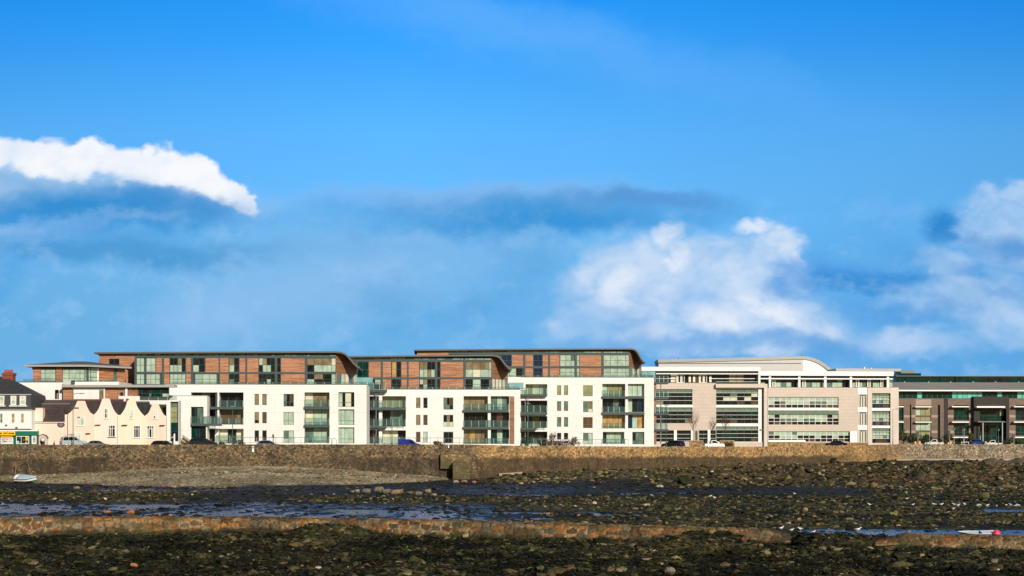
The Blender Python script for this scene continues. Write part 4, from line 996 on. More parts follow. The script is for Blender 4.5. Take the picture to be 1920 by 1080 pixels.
    H = hp(440, 120, 2.0, 2.2, .3)+hp(575, 121, 2.0, 2.4, .75)+hp(650, 120, 2.2, 2.6, .85)+hp(90, 112, 6, 5, .45)+hp(1330, 110, 3.0, 3.0, .95)+hp(1250, 106, 5, 4, .4)+hp(760, 112, 4, 4, .35)+hp(330, 118, 3, 3, .3)
    cover = sm(px, 1450, 1500)*sm(px, 1690, 1600)
    rampz = cover*np.maximum(0, 1.30-np.abs(D-(bw+.9))*.14)
    z = z+nr+H*sm(bw-D, -.4, 1.5)
    z = np.maximum(z, np.where(D < bw+3.5, rampz+nz*.35-cover*.0-(1-cover)*9, -9))
    wet = np.clip(1.0*xr(60, 1100, 140)*B(910, 928, 4)+.45*xr(860, 1700, 120)*B(910, 932, 5)*sm(px, 3000, 1300)+pool+1.75*xr(-900, 1150, 200)*B(938, 980, 4), 0, 1.75)*(1-.85*rub)
    return z, gravel, wet, rub, near, out, sand, n1, n2, n3, pool
def foreshore():
    rows = np.concatenate([1/np.linspace(1/40, 1/84, 30)[:-1], 1/np.linspace(1/84, 1/380, 560)]); cols = np.concatenate([np.linspace(-.62, -.34, 40)[:-1], np.linspace(-.34, .34, 620), np.linspace(.34, .62, 40)[1:]])
    Dg, Ag = np.meshgrid(rows, cols, indexing='ij'); Xg = Dg*Ag
    z, gravel, wet, rub, near, out, sand, n1, n2, n3, pool = terrain(Xg, Dg)
    nr, nc = Dg.shape
    idx = np.arange(nr*nc).reshape(nr, nc)
    q = np.stack([idx[:-1, :-1], idx[:-1, 1:], idx[1:, 1:], idx[1:, :-1]], -1).reshape(-1, 4)
    me = bpy.data.meshes.new('foreshore'); me.vertices.add(nr*nc); me.vertices.foreach_set('co', np.stack([Xg, Dg, z], -1).ravel())
    me.loops.add(q.size); me.loops.foreach_set('vertex_index', q.ravel()); me.polygons.add(len(q)); me.polygons.foreach_set('loop_start', np.arange(0, q.size, 4)); me.polygons.foreach_set('use_smooth', np.ones(len(q), bool))
    me.update(); me.validate()
    c = lambda *v: np.array(v)
    M = lambda a, b, t: a*(1-t[..., None])+b*t[..., None]
    col = np.zeros((*Dg.shape, 3))+c(.030, .032, .022)
    col = M(col, c(.026, .025, .018), np.clip(wet, 0, 1))
    weedc = M(np.zeros_like(col)+c(.006, .007, .003), np.zeros_like(col)+c(.075, .066, .024), sm(n2*.6+.4*fbm(Xg*.13, Dg*.2, 4, 61)+.4*(n3-.5), .42, .66))
    col = M(col, weedc, np.clip(rub*.9, 0, 1)); col = M(col, weedc*.75, near)
    px = Xg/Dg*F+CX
    far = M(np.zeros_like(col)+c(.040, .034, .020), np.zeros_like(col)+c(.13, .09, .045), sm(n3*.6+n2*.4, .42, .7)); col = M(col, far, np.clip(out*1.2, 0, 1))
    zone = sm(px, 870, 930)*sm(px, 1300, 1150)*sm(WDn(px)-Dg, 34, 18); col = M(col, np.zeros_like(col)+c(.11, .09, .055), zone*.9)
    col = M(col, np.zeros_like(col)+c(.14, .115, .08), sand*.8)
    gb = M(np.zeros_like(col)+c(.25, .21, .13), np.zeros_like(col)+c(.42, .345, .22), sm(n2, .35, .65)); 
    toe = sm(WDn(px)-Dg, 5, 1.0)*sm(px, 200, 330)*sm(px, 640, 560); gb = M(gb, np.zeros_like(col)+c(.48, .42, .32), toe*.8)
    wr = sm(np.abs((WDn(px)-Dg)-9.5-4*(n1-.5)), 1.4, .5)*sm(fbm(Xg*.5, Dg*.5, 3, 21), .5, .62)*sm(px, 150, 260); gb = M(gb, np.zeros_like(col)+c(.02, .018, .012), wr*.85)
    col = M(col, gb, gravel)
    at_ = me.attributes.new('tint', 'FLOAT_COLOR', 'POINT'); at_.data.foreach_set('color', np.concatenate([col, np.ones((*Dg.shape, 1))], -1).astype(np.float32).ravel())
    w = me.attributes.new('wet', 'FLOAT', 'POINT'); w.data.foreach_set('value', np.clip(np.maximum(wet, .25*near)*(1-gravel), 0, 1.75).astype(np.float32).ravel())
    g = me.attributes.new('gravel', 'FLOAT', 'POINT'); g.data.foreach_set('value', gravel.astype(np.float32).ravel())
    t = NT('foreshore_ground'); a = t.new('ShaderNodeAttribute', attribute_name='tint'); wa = t.new('ShaderNodeAttribute', attribute_name='wet'); ga = t.new('ShaderNodeAttribute', attribute_name='gravel')
    tc = t.coord(); n = t.noise(2.6, 6, tc, .7); m2 = t.noise(9, 3, tc, .6); vo = t.new('ShaderNodeTexVoronoi'); vo.inputs['Scale'].default_value = 3.2; t.link(tc, vo.inputs['Vector']); pc = t.sepz(vo.outputs['Color'])
    k = t.math('MULTIPLY', t.maprange(n, .3, .7, .35, 1.7), t.maprange(pc[0], 0, 1, .55, 1.5)); k2 = t.maprange(m2, .66, .74, 1, 2.0)
    k = t.math('MULTIPLY', k, k2)
    cc = t.new('ShaderNodeCombineColor'); [t.link(k, cc.inputs[i]) for i in range(3)]
    t.base(t.mix(1, a.outputs['Color'], cc.outputs[0], 'MULTIPLY'))
    dry = t.maprange(t.noise(1.1, 4, tc), .42, .6, .0, .35)
    t.rough(t.math('SUBTRACT', .92, t.math('MULTIPLY', wa.outputs['Fac'], t.math('SUBTRACT', .42, dry))))
    t.b.inputs['Specular IOR Level'].default_value = .14
    t.bump(t.math('ADD', n, t.math('MULTIPLY', vo.outputs['Distance'], -.5)), .8, .14)
    me.materials.append(t.m); o = bpy.data.objects.new('foreshore', me); COL.objects.link(o); tag(o, None, None, None, 'structure')
    return o
foreshore()
def water():
    t = NT('tide_water'); tc = t.coord((1, .45, 1)); n = t.noise(2.4, 4, tc); n2 = t.noise(.7, 3, tc)
    t.base((.03, .045, .06)); t.rough(.14); t.b.inputs['IOR'].default_value = 1.4
    t.bump(t.math('ADD', n, t.math('MULTIPLY', n2, 1.2)), .75, .3); MATS['tide_water'] = t.m
    m = MB()
    for p, q in zip(range(-900, 2900, 40), range(-860, 2940, 40)):
        f = lambda px, D: ((px-CX)/F*D, D, WLV)
        m.face([f(p, float(BWD(p))+1.7), f(q, float(BWD(q))+1.7), f(q, 234), f(p, 234)], 'tide_water')
    o = m.build('water', None, fix=False); tag(o, kind='structure')
water()

# ------------------------------------------------------------------ breakwater
bwr = empty('breakwater', (0, 118, 0), 'low foreground breakwater of brown and orange boulders set in pale mortar', 'breakwater')
def worley(u, v, seed=0):
    iu, iv = np.floor(u), np.floor(v); f1 = np.full(u.shape, 9.0); f2 = f1.copy(); idd = np.zeros(u.shape)
    for du in (-1, 0, 1, 2, -2):
        for dv in (-1, 0, 1):
            cu, cv_ = iu+du, iv+dv
            d = np.hypot(cu+.5+(hashn(cu, cv_, seed)-.5)*.75-u, (cv_+.5+(hashn(cu, cv_, seed+5)-.5)*.6-v)*.9); k = hashn(cu, cv_, seed+9)
            n = d < f1; f2 = np.where(n, f1, np.minimum(f2, d)); idd = np.where(n, k, idd); f1 = np.where(n, d, f1)
    return f1, f2-f1, idd
BTONE = np.array((.98, .98, .95))*np.array([(.10, .06, .03), (.16, .08, .035), (.13, .10, .06), (.24, .115, .045), (.20, .13, .065), (.09, .08, .055), (.27, .13, .05), (.17, .14, .09), (.12, .075, .04), (.26, .17, .09)])
def breakwater(p0, p1, taper):
    """every stone of the breakwater is modelled: rounded faces standing out of sunk mortar joints"""
    N = int((p1-p0)/1.9); px = np.linspace(p0, p1, N+1); D = BWD(px); top = BWZ(px); k = np.minimum(1, np.abs(px-taper)/60); top = .85+(top-.85)*k
    pd = np.array([-.35, -.05, .42, .72, 1.3, 1.9, 2.1, 2.4]); T = 46
    zz = np.stack([top*0+.2, top*0+.6, top-.17, top, top+.05, top-.01, top-.3, top*0+.4], 0)
    seg = np.hypot(np.diff(pd), np.diff([.2, .6, 1.4, 1.57, 1.62, 1.56, 1.27, .4])); cum = np.concatenate([[0], np.cumsum(seg)]); tt = np.linspace(0, cum[-1], T+1)
    d = np.interp(tt, cum, pd)[:, None]+0*px; z = np.stack([np.interp(tt, cum, zz[:, i]) for i in range(N+1)], 1)
    s_ = np.concatenate([[0], np.cumsum(np.diff(px)*D[1:]/F)])[None]+0*d; t_ = tt[:, None]+0*d
    wu = s_+.25*(fbm(s_*.9, t_*.9, 2, 71)-.5); wv = t_+.2*(fbm(s_*.9+30, t_*.9, 2, 72)-.5)
    f1, edge, cid = worley(wu/.78, wv/.43, 3)
    n3 = fbm(s_*3, t_*3, 4, 73); big = fbm(s_*.25, t_*.4, 3, 74)
    disp = .085*sm(edge, .02, .22)+.08*(cid-.5)+.07*(n3-.5)-.04
    gd = np.gradient(d, axis=0); gz = np.gradient(z, axis=0); l = np.hypot(gd, gz); nd, nz = -gz/l, gd/l
    d2 = d+nd*disp; z2 = z+nz*disp; Dm = D[None]+d2; X = (px[None]-CX)/F*(D[None]+d)
    co = np.stack([X, Dm-118, z2], -1); nr, nc = X.shape; idx = np.arange(nr*nc).reshape(nr, nc)
    q = np.stack([idx[:-1, :-1], idx[:-1, 1:], idx[1:, 1:], idx[1:, :-1]], -1).reshape(-1, 4)
    me = bpy.data.meshes.new('wall'); me.vertices.add(nr*nc); me.vertices.foreach_set('co', co.ravel()); me.loops.add(q.size); me.loops.foreach_set('vertex_index', q.ravel()); me.polygons.add(len(q)); me.polygons.foreach_set('loop_start', np.arange(0, q.size, 4)); me.polygons.foreach_set('use_smooth', np.ones(len(q), bool)); me.update()
    col = BTONE[np.minimum((cid*9.99).astype(int), 9)]*(.55+.9*n3)[..., None]
    mort = (1-sm(edge, .03, .10))*sm(big, .42, .60); col = col*(1-mort[..., None])+np.array((.40, .29, .16))*mort[..., None]
    dj = (1-sm(edge, .02, .10))*(1-sm(big, .36, .56)); col = col*(1-.8*dj[..., None])
    st = 1-sm((z2-.5)/(top[None]-.5)+.45*(big-.5)+.25*(n3-.5), .14, .36); col = col*(1-.85*st[..., None])+np.array((.02, .022, .01))*.85*st[..., None]
    mss = sm(fbm(s_*.6, t_*1.2, 4, 77), .56, .66)*.6; col = col*(1-mss[..., None])+np.array((.05, .05, .02))*mss[..., None]
    at_ = me.attributes.new('tint', 'FLOAT_COLOR', 'POINT'); at_.data.foreach_set('color', np.concatenate([col, np.ones((nr, nc, 1))], -1).astype(np.float32).ravel())
    me.materials.append(MATS['loose_stone']); o = bpy.data.objects.new('wall', me); COL.objects.link(o); o.parent = bwr
def stone_mat(name):
    t = NT(name); a = t.new('ShaderNodeAttribute', attribute_name='tint'); tc = t.coord(); n = t.noise(5, 5, tc, .65)
    k = t.maprange(n, .3, .7, .45, 1.45); cc = t.new('ShaderNodeCombineColor'); [t.link(k, cc.inputs[i]) for i in range(3)]
    t.base(t.mix(1, a.outputs['Color'], cc.outputs[0], 'MULTIPLY')); t.rough(.85); t.b.inputs['Specular IOR Level'].default_value = .12; t.bump(n, .5, .06); MATS[name] = t.m
stone_mat('loose_stone')
breakwater(-500, 1500, 1502); breakwater(1640, 2400, 1638)

# ------------------------------------------------------------------ stones
def ico(sub):
    bm = bmesh.new(); bmesh.ops.create_icosphere(bm, subdivisions=sub, radius=1); v = np.array([p.co[:] for p in bm.verts]); f = np.array([[q.index for q in p.verts] for p in bm.faces]); bm.free(); return v, f
def scatter(name, X, D, size, cols, flat=(.25, .7), sink=.25, sub=1):
    V, Fc = ico(sub); n = len(X)
    z = terrain(X, D)[0]; z = np.where(D > BWD(X/D*F+CX)+1, np.maximum(z, WLV-.04), z)
    sc = np.stack([size*RNG.uniform(.7, 1.8, n), size*RNG.uniform(.6, 1.3, n), size*RNG.uniform(*flat, n)], -1)
    ang = RNG.uniform(0, 6.28, n); dv = 1+RNG.uniform(-.42, .42, (n, len(V)))
    v = V[None]*dv[..., None]*sc[:, None]
    ca, sa = np.cos(ang)[:, None], np.sin(ang)[:, None]
    tilt = RNG.normal(0, .25, n)[:, None]
    x = v[..., 0]*ca-v[..., 1]*sa; y = v[..., 0]*sa+v[..., 1]*ca; zz = v[..., 2]+x*tilt*.5
    P = np.stack([x+X[:, None], y+D[:, None], zz+(z+sc[:, 2]*(1-sink*2)*.6)[:, None]], -1)
    Fa = (Fc[None]+(np.arange(n)*len(V))[:, None, None]).reshape(-1, 3)
    me = bpy.data.meshes.new(name); me.vertices.add(n*len(V)); me.vertices.foreach_set('co', P.ravel())
    me.loops.add(Fa.size); me.loops.foreach_set('vertex_index', Fa.ravel()); me.polygons.add(len(Fa)); me.polygons.foreach_set('loop_start', np.arange(0, Fa.size, 3)); me.polygons.foreach_set('use_smooth', np.ones(len(Fa), bool) if sub > 1 else np.zeros(len(Fa), bool))
    me.update()
    at_ = me.attributes.new('tint', 'FLOAT_COLOR', 'POINT'); cc = np.repeat(np.concatenate([cols, np.ones((n, 1))], -1)[:, None], len(V), 1); at_.data.foreach_set('color', cc.astype(np.float32).ravel())
    me.materials.append(MATS['loose_stone']); o = bpy.data.objects.new(name, me); COL.objects.link(o); return o
PALW = np.array([(.012, .014, .006), (.020, .020, .008), (.035, .032, .012), (.06, .055, .02), (.10, .085, .035), (.20, .16, .09), (.165, .098, .046), (.40, .34, .25)])
def pick(n, w, pal=PALW):
    w = np.array(w, float); c = pal[RNG.choice(len(pal), n, p=w/w.sum())]*.85; return c*RNG.uniform(.75, 1.3, (n, 1))*(1+RNG.normal(0, .07, (n, 3)))
def rand_pts(n, d0, d1, a=.385):
    D = np.sqrt(RNG.uniform(d0*d0, d1*d1, n)); return D*RNG.uniform(-a, a, n), D
def weedy():
    # foreground
    X, D = rand_pts(62000, 78, 131); t = terrain(X, D); bw = BWD(X/D*F+CX); px = X/D*F+CX
    cov = (px > 1490)*(px < 1660)
    k = (D < bw-.2+cov*3) & (RNG.random(len(X)) < .12+1.1*sm(.6*fbm(X*.22, D*.22, 4, 2)+.4*fbm(X*.13, D*.2, 4, 61), .36, .62))
    X, D = X[k], D[k]; n = len(X); patch = .6*fbm(X*.22, D*.22, 4, 2)+.4*fbm(X*.13, D*.2, 4, 61)
    dark = pick(n, (6, 6, 4, 2, .7, .2, .07, .03)); lite = pick(n, (2.5, 3, 3.5, 4, 2.6, .9, .4, .16)); m = (RNG.random(n) < sm(patch, .46, .60))[:, None]
    tag(scatter('weedy_stones', X, D, RNG.gamma(1.7, .05, n)+.022, np.where(m, lite, dark)), kind='stuff')
    # middle bands and far outcrop
    X, D = rand_pts(76000, 118, 300); t = terrain(X, D); px = X/D*F+CX; s = WDn(px)-D
    dens = np.clip(t[3]*1.0+t[5]*1.3+.55*sm(px, 915, 960)*sm(px, 1340, 1260)*sm(s, 34, 20), 0, 1)*(1-t[1])*(1-t[10]); k = (RNG.random(len(X)) < dens*.8) & (D > BWD(px)+2.6) & (s > 2)
    X, D = X[k], D[k]; n = len(X); px = X/D*F+CX
    dark = pick(n, (4, 4, 4, 3, 2, .7, .5, .12)); farc = pick(n, (1.5, 2, 3, 4, 4, 2.2, 1.2, .3)); m = (RNG.random(n) < sm(D, 180, 230)*.8+.2)[:, None]
    size = (RNG.gamma(2.6, .040, n)+.035)*np.where(D > 215, 1.7, 1.0)
    tag(scatter('rubble', X, D, size, np.where(m, farc, dark)*1.35), kind='stuff')
    # pebbles on the gravel beach
    X, D = rand_pts(26000, 205, 258); t = terrain(X, D); px = X/D*F+CX; s = WDn(px)-D
    k = (t[1] > .4) & (s > .8); X, D = X[k], D[k]; n = len(X)
    tag(scatter('pebbles', X, D, RNG.gamma(2.2, .028, n)+.03, pick(n, (.2, .3, .6, 1.4, 2.5, 4.5, 1.4, 2.6))*1.15), kind='stuff')
    # odd stones and weed tufts on the mud
    X, D = rand_pts(26000, 116, 250); t = terrain(X, D); px = X/D*F+CX
    k = (t[1] < .3) & (t[3] < .5) & (D > BWD(px)+3) & (RNG.random(len(X)) < .2+.7*sm(fbm(X*.2, D*.09, 3, 51), .46, .6)+.35*t[10]*sm(fbm(X*.3, D*.12, 3, 52), .42, .55)); X, D = X[k], D[k]; n = len(X)
    tag(scatter('weed_tufts', X, D, RNG.gamma(2.4, .055, n)+.04, pick(n, (6, 6, 3, 1, .5, .25, .12, .06)), flat=(.15, .4)), kind='stuff')
weedy()
def seaweed():
    t = NT('seaweed'); a = t.new('ShaderNodeAttribute', attribute_name='tint'); t.base(a.outputs['Color']); t.rough(.8); t.b.inputs['Specular IOR Level'].default_value = .03; MATS['seaweed'] = t.m
    X, D = rand_pts(90000, 80, 131); px = X/D*F+CX; bw = BWD(px); cov = (px > 1480)*(px < 1670)
    pt = .6*fbm(X*.22, D*.22, 4, 2)+.4*fbm(X*.13, D*.2, 4, 61)
    k = (D < bw-.25+cov*3.2) & (RNG.random(len(X)) < 1.05-sm(pt, .42, .62)*.85); X, D = X[k], D[k]; n = len(X); pt = pt[k]
    z = terrain(X, D)[0]
    ang = RNG.uniform(0, 6.28, n); ln = RNG.gamma(3, .07, n)+.06; wd = RNG.uniform(.018, .05, n); up = RNG.uniform(-.02, .22, n)*ln*2; h0 = RNG.uniform(.0, .10, n)
    dx, dy = np.cos(ang), np.sin(ang); P = np.stack([X, D, z+h0], -1); d = np.stack([dx*ln, dy*ln, up], -1); sd = np.stack([-dy*wd, dx*wd, RNG.uniform(-.02, .03, n)], -1)
    drop = np.zeros((n, 3)); drop[:, 2] = -up*.6-.03
    V = np.stack([P-sd, P+sd, P+d*.55+sd*1.4, P+d*.55-sd*1.4, P+d+drop], 1).reshape(-1, 3); b = np.arange(n)[:, None]*5
    fc = np.concatenate([b+[0, 1, 2, 3]], 1); tr = b+[3, 2, 4]
    me = bpy.data.meshes.new('seaweed'); me.vertices.add(len(V)); me.vertices.foreach_set('co', V.ravel()); lo = np.concatenate([fc.ravel(), tr.ravel()]); me.loops.add(len(lo)); me.loops.foreach_set('vertex_index', lo)
    me.polygons.add(2*n); me.polygons.foreach_set('loop_start', np.concatenate([np.arange(n)*4, 4*n+np.arange(n)*3])); me.update()
    c = pick(n, (6, 5, 3, 1.2, .4, .05, 0, 0)); at_ = me.attributes.new('tint', 'FLOAT_COLOR', 'POINT'); at_.data.foreach_set('color', np.repeat(np.concatenate([c, np.ones((n, 1))], -1)[:, None], 5, 1).astype(np.float32).ravel())
    me.materials.append(MATS['seaweed']); o = bpy.data.objects.new('seaweed', me); COL.objects.link(o); tag(o, kind='stuff')
seaweed()
# boulders one can point to
def boulder(px, py, w, h, c, label, group=None, seed=0, D=None):
    if D is None:
        lo, hi = 90, 330
        z = 1.2
        for _ in range(12):
            D = (HC-z)*F/max(py+h/2-HY, 20); x_ = np.array([(px-CX)/F*D]); z = float(terrain(x_, np.array([D]))[0][0])
            if z > 4: z = 4
    c0 = at(px, py, D); z = float(terrain(np.array([c0.x]), np.array([D]))[0][0])
    W, Hh = w*D/F/2, h*D/F/2
    V, Fc = ico(3); m = MB(); rr = random.Random(seed+px)
    cuts = [(Vector((rr.gauss(0, 1), rr.gauss(0, 1), rr.gauss(.25, .8))).normalized(), rr.uniform(.50, .78)) for _ in range(9)]
    sh = Vector((rr.uniform(0, 90), rr.uniform(0, 90), 0))
    for v in V:
        p = Vector(v); k = 1+.38*mnoise.noise(p*1.1+sh)+.12*mnoise.noise(p*3+sh); q = p*k
        for cn, cd_ in cuts:
            ex = q.dot(cn)-cd_
            if ex > 0: q = q-cn*ex*.92
        q = q*1.22
        q.x = max(-.92, min(.92, q.x)); q.z = max(-.8, min(.85+.1*q.x, q.z))
        m.v.append((q.x*W, q.y*W*.8, q.z*Hh))
    m.f = [tuple(f) for f in Fc.tolist()]; m.m = [0]*len(m.f); m.mats = ['loose_stone']
    o = m.build('boulder', None, (c0.x, D, max(z+Hh*.55, c0.z if abs(c0.z-z) < 1.2 else z+Hh*.5)), fix=False)
    for p in o.data.polygons: p.use_smooth = False
    at_ = o.data.attributes.new('tint', 'FLOAT_COLOR', 'POINT'); n = len(o.data.vertices)
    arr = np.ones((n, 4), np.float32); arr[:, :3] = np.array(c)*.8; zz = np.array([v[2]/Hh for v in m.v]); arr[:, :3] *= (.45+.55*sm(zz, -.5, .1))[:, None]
    at_.data.foreach_set('color', arr.ravel())
    return tag(o, label, 'boulder', group)
TAN, GREY, ORG, PALE, OLV = (.34, .25, .14), (.22, .19, .14), (.38, .17, .07), (.50, .43, .32), (.14, .12, .055)
ROW = 'boulders in the row lying on the dark mud'
for i, (px, py, w, h, c, lab) in enumerate([
    (661, 922, 12, 7, GREY, 'low brown boulder at the left end of the row on the mud'), (670, 921, 10, 9, TAN, 'small pointed tan boulder second from the left in the row'),
    (687, 920.5, 17, 11, GREY, 'rounded grey boulder standing apart near the left of the row'), (711, 918, 19, 13, GREY, 'big dark topped boulder, tallest in the row on the mud'),
    (724, 922, 18, 12, GREY, 'angular grey boulder touching the tallest one in the row'), (745, 922.5, 24, 11, TAN, 'long flat tan boulder in the middle of the row'),
    (768, 924, 15, 7, OLV, 'low olive boulder right of the long flat one in the row'), (785, 925, 17, 9, GREY, 'rounded grey green boulder near the right end of the row'),
    (803, 921, 13, 10, TAN, 'squared pale brown block tilted at the right of the row'), (812, 928, 15, 8, TAN, 'flat pale brown slab at the far right end of the row')]):
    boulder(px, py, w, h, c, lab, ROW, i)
for i, (px, py, w, h, c, lab) in enumerate([
    (144, 914.5, 15, 7, TAN, 'pale tan boulder at the lower edge of the gravel beach, left'), (326, 912.5, 10, 6, TAN, 'small tan boulder at the lower edge of the gravel beach, centre'),
    (855, 903.5, 12, 7, PALE, 'pale round boulder at the foot of the sea wall buttress'), (870, 903, 14, 8, TAN, 'tan humped boulder at the foot of the buttress, right of the pale one'), (889, 904, 8, 6, (.42, .17, .10), 'reddish boulder just right of the buttress foot'),
    (1237, 912, 15, 8, PALE, 'single pale oval boulder on the dark mud flat in the centre'), (984, 902, 13, 7, OLV, 'olive boulder below the concrete slab at the wall foot'),
    (977, 890.5, 9, 5, PALE, 'pale stone beside the concrete slab at the wall foot'), (1846, 930, 22, 16, OLV, 'large dark upright boulder above the gull pool at the right'),
    (201, 963, 15, 8, ORG, 'orange boulder behind the breakwater at the left'), (246, 961, 15, 12, ORG, 'tall orange brown boulder behind the breakwater, right of the orange one'), (298, 965, 9, 7, ORG, 'small orange boulder behind the breakwater at left centre'), (320, 966, 8, 5, TAN, 'small tan stone behind the breakwater, right of the small orange one'),
    (1509, 956, 12, 11, TAN, 'pale brown boulder standing in the rubble right of centre'), (1497, 974, 10, 10, ORG, 'orange block in the rubble right of centre'), (1533, 983, 8, 6, ORG, 'bright orange stone just behind the breakwater gap'), (1527, 968, 10, 5, ORG, 'flat red orange stone above the breakwater gap'),
    (1684, 985, 10, 5, TAN, 'yellow brown stone beside the right hand pool'), (1703, 997.5, 8, 6, ORG, 'small orange stone at the left end of the right hand pool'),
    (1865, 1054, 15, 12, GREY, 'grey squared block in the weed at the lower right'), (1256, 1070, 22, 17, GREY, 'pale grey green boulder at the bottom edge, right of centre'), (1105, 1042, 14, 9, OLV, 'olive tan boulder in the dark weed below the centre'), (1212, 1050, 22, 8, TAN, 'long tan boulder in the dark weed right of centre'),
    (252, 1060, 14, 12, ORG, 'orange boulder in the weed at the lower left'), (212, 1067, 18, 10, OLV, 'olive yellow boulder in the weed at the lower left'), (597, 1065, 13, 7, PALE, 'pale orange stone in the weed at the bottom, left of centre'),
    (807, 1001, 13, 8, ORG, 'orange block at the foot of the breakwater near the centre'), (873, 1005, 12, 12, TAN, 'pale ringed boulder at the foot of the breakwater, right of the orange block'), (1027, 963.5, 9, 5, ORG, 'orange stone in the rubble behind the breakwater, centre'), (1085, 966, 8, 5, ORG, 'small orange stone at the edge of the pool behind the breakwater, centre'),
    (1728, 1042, 10, 8, TAN, 'round tan stone on the dark weed slope at the right'), (340, 882, 0, 0, None, None)]):
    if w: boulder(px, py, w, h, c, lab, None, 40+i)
# pale concrete slab at the wall foot
def ramp_slab():
    D0 = WD(965)-2.2; xa, xb = (936-CX)/F*D0, (985-CX)/F*D0; z0 = zat(888, D0); m = MB()
    m.prism([(xa, z0-.5), (xb, z0-.3), (xb, z0+.22), (xb-.6, z0+.28), (lerp(xa, xb, .4), z0+.13), (xa, z0+.02)], D0-.6, D0+1.9, 'concrete')
    tag(m.build('concrete_slab', None), 'pale sloping concrete slab at the foot of the sea wall beside the buttress', 'slab')
ramp_slab()

# ------------------------------------------------------------------ promenade behind the wall
def land():
    m = MB(); fr = []; fa = []
    for px in PXS:
        D = WD(px)+.5; fr.append(((px-CX)/F*D, D, GZ)); fa.append(((px-CX)/F*4500, 4500, GZ))
    for i in range(len(PXS)-1): m.face([fr[i], fr[i+1], fa[i+1], fa[i]], 'land')
    tag(m.build('ground', None, fix=False), kind='structure')
    for name, d0, d1, dz, mt in (('pavement', .52, 3.0, .12, 'paving'), ('road', 3.0, 10.0, .008, 'asphalt')):
        m = MB()
        for a, b in zip(PXS[:-1], PXS[1:]):
            Pa, Pb = WD(a), WD(b); f = lambda px, D: ((px-CX)/F*D, D, GZ+dz)
            m.face([f(a, Pa+d0), f(b, Pb+d0), f(b, Pb+d1), f(a, Pa+d1)], mt)
            if dz > .05: u, v = f(a, Pa+d1), f(b, Pb+d1); m.face([u, v, (v[0], v[1], GZ), (u[0], u[1], GZ)], mt)
        tag(m.build(name, None, fix=False), kind='structure')
land()
